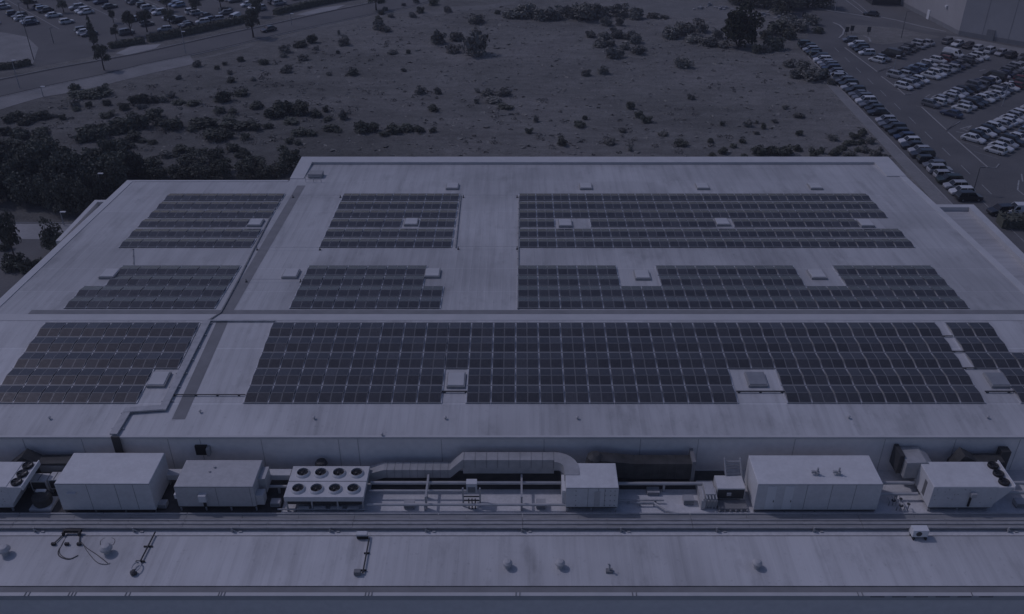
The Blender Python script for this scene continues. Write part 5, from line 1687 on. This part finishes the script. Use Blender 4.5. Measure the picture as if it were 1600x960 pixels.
car_row((91.6, 171.8), (114, 191), ang_n, 'aisle end of the nearest double row, far side', 'cars in the nearest double row', .97, 2.5, ['white'] * 6 + ['silver'] * 4 + ['grey', 'black', 'pale blue'])
car_row((93.4, 165.6), (109, 179), ang_n, 'aisle end of the nearest double row, near side', 'cars in the nearest double row', .95)
car_row((91.0, 227.0), (110, 243.5), ang_n, 'aisle end of the short far row', 'cars in the short far row', .85)
car_row((90.2, 246), (90.8, 233), 0, 'top of the short row at the far kerbed island', 'cars at the far kerbed island', .9)
car_row((116.3, 244.6), (131, 227), math.atan2(u_.y, u_.x), 'warehouse corner in the row along the warehouse', 'cars along the warehouse', .97, 2.9, DARKS)
p = at(1586, 336)
car('van', 'white', p.x + .8, p.y, 0, 'white van parked right of the extension roof at the image edge', None)
p = at(1562, 334)
car('estate', 'black', p.x, p.y - .2, .1, 'black estate car left of the white van at the right edge', None)
p = at(420, 49)
car('saloon', 'black', p.x, p.y, math.atan2(.75, .66), 'lone black car driving on the main road beside the tree', None)
p = at(1361, 25)
car('saloon', 'black', p.x, p.y, -.5, 'lone black car driving on the road near the warehouse', None)
p = at(367, 33)
car('van', 'white', p.x, p.y, 1.3, 'white van standing behind the long hedge', None)
for px_, py_, cl_, lb in ((317, 37, 'white', 'white hatchback parked alone left of the white van'), (340, 33, 'silver', 'silver car parked beside the white van behind the hedge'), (353, 23, 'grey', 'grey car right behind the white van'),
                       (258, 49, 'silver', 'silver hatchback half behind the left end of the hedge')):
    p = at(px_, py_)
    car('hatchback', cl_, p.x, p.y, rc_.uniform(.3, .8), lb, None)
# far left car park
ROWW = ['leftmost', 'second', 'third', 'fourth', 'fifth', 'sixth', 'seventh', 'eighth', 'ninth', 'tenth', 'eleventh', 'twelfth', 'thirteenth', 'fourteenth', 'fifteenth', 'sixteenth', 'seventeenth']
lot = [(-30, -6), (560, -6), (530, 0), (460, 10), (380, 27), (300, 44), (225, 57), (170, 68), (128, 52), (62, 46), (40, 52), (-30, 42)]
hd = math.atan2(w_.y, w_.x)
row_i = 0
from mathutils import geometry
cams = cam
def proj(x, y):
    dy, dz = y, -H
    dep = dy * math.cos(TILT) - dz * math.sin(TILT)
    up = dy * math.sin(TILT) + dz * math.cos(TILT)
    return CX + FPX * x / dep, 480 - FPX * up / dep
for bs in far_rows:
    j = 0
    used = False
    for k in range(-26, 20):
        q = bs + v_ * (k * 2.6)
        px_, py_ = proj(q.x, q.y)
        if not inside(px_, py_, lot) or rc_.random() > (.34 if px_ < 230 else .55): continue
        kd, cl_ = rc_.choice(KINDS_), rc_.choice(COLS)
        car(kd, cl_, q.x + rc_.uniform(-.2, .2), q.y + rc_.uniform(-.2, .2), hd + rc_.uniform(-.04, .04) + (PI if rc_.random() < .5 else 0),
            '%s %s, %s from the top in %s row of the far left car park' % (cl_, kd, ORD[j], ROWW[row_i]), 'cars in the far left car park')
        j += 1; NCARS += 1; used = True
    if used: row_i += 1
print('cars', NCARS, 'solar rows', ROWS)

# ------------------------------------------------------------------ lamp posts
def lamp(px, py, ptop, label, m='pole', heads=1):
    p = at(px, py)
    # height so that the top reaches the image row ptop
    a = (ptop - 480.0) / FPX
    tan_ = (math.sin(TILT) + a * math.cos(TILT)) / (math.cos(TILT) - a * math.sin(TILT))
    h = H - p.y * tan_
    t = empty('street_lamp', label, 'street lamp', p)
    b = MB(); b.tube([(0, 0, 0), (0, 0, h * .5), (0, 0, h)], .11, 8, r1=.07); b.build('post', M[m], t)
    b = MB()
    for s in ((-1, 1) if heads == 2 else (1,)):
        b.box(min(0, s * .9), max(0, s * .9), -.18, .18, h + .0, h + .14)
    b.build('lamp_head', M['whitepaint' if m == 'pole_pale' else 'pole'], t)
for a in ((53, 94, 5, 'tall dark lamp post at the left edge of the far car park', 'pole', 1), (84, 68, 44, 'short lamp post right of the tall one at the far left', 'pole', 1),
          (31, 138, 95, 'thin lamp post on the left pavement nearest the image edge', 'pole_pale', 1), (68, 152, 136, 'short pale post on the left pavement', 'pole_pale', 1),
          (290, 83, 50, 'thin lamp post on the main road below the hedge', 'pole_pale', 1), (285, 58, 38, 'thin lamp post at the left end of the long hedge', 'pole_pale', 1),
          (302, 22, -6, 'lamp post among the cars above the hedge', 'pole', 1), (456, 40, 22, 'thin lamp post on the main road near the pale crossing', 'pole_pale', 1),
          (163, 310, 272, 'pale lamp post with white head in the tree belt', 'pole_pale', 1), (100, 352, 332, 'pale lamp post behind the round tree at the left roof edge', 'pole_pale', 1),
          (1408, 60, 18, 'dark lamp post before the warehouse', 'pole', 1), (1520, 302, 262, 'dark lamp post beside the near end of the field car row', 'pole', 1),
          (1396, 110, 88, 'thin lamp post at the second parking island', 'pole_pale', 1), (1304, 20, -4, 'thin lamp post at the top edge right of the dark trees', 'pole_pale', 1),
          (1566, 166, 128, 'thin lamp post amid the second double row', 'pole_pale', 1)):
    lamp(*a)
# sign boards near the roundabout
for k, (px_, py_, lb) in enumerate(((1322, 56, 'left dark sign board by the kerb curve'), (1330, 54, 'right dark sign board by the kerb curve'), (1356, 56, 'dark marker post right of the two sign boards'), (1255, 32, 'dark sign board beside the top dark bushes'))):
    p = at(px_, py_)
    t = empty('sign_board', lb, 'sign', p)
    b = MB(); b.box(-.06, .06, -.06, .06, 0, 1.0); b.build('post', M['pole'], t)
    b = MB(); b.box(-.5, .5, -.05, .05, 1.002, 2.4); b.build('board', M['dark'], t)

# ------------------------------------------------------------------ even haze volume, added to lift the dark tones over the site
hz = MB(); hz.box(-420, 420, -40, 900, -1.0, 72.0)
hm = bpy.data.materials.new('added haze'); hm.use_nodes = True
ht = hm.node_tree
ht.nodes.remove(ht.nodes['Principled BSDF'])
pv = ht.nodes.new('ShaderNodeVolumePrincipled')
pv.inputs['Color'].default_value = (0.80, 0.79, 0.86, 1)
pv.inputs['Density'].default_value = 0.0003
ht.links.new(pv.outputs['Volume'], ht.nodes['Material Output'].inputs['Volume'])
ho = hz.build('added_haze', hm)
ho['kind'] = 'stuff'
ho['label'] = 'thin added haze volume lifting dark tones over the whole site'
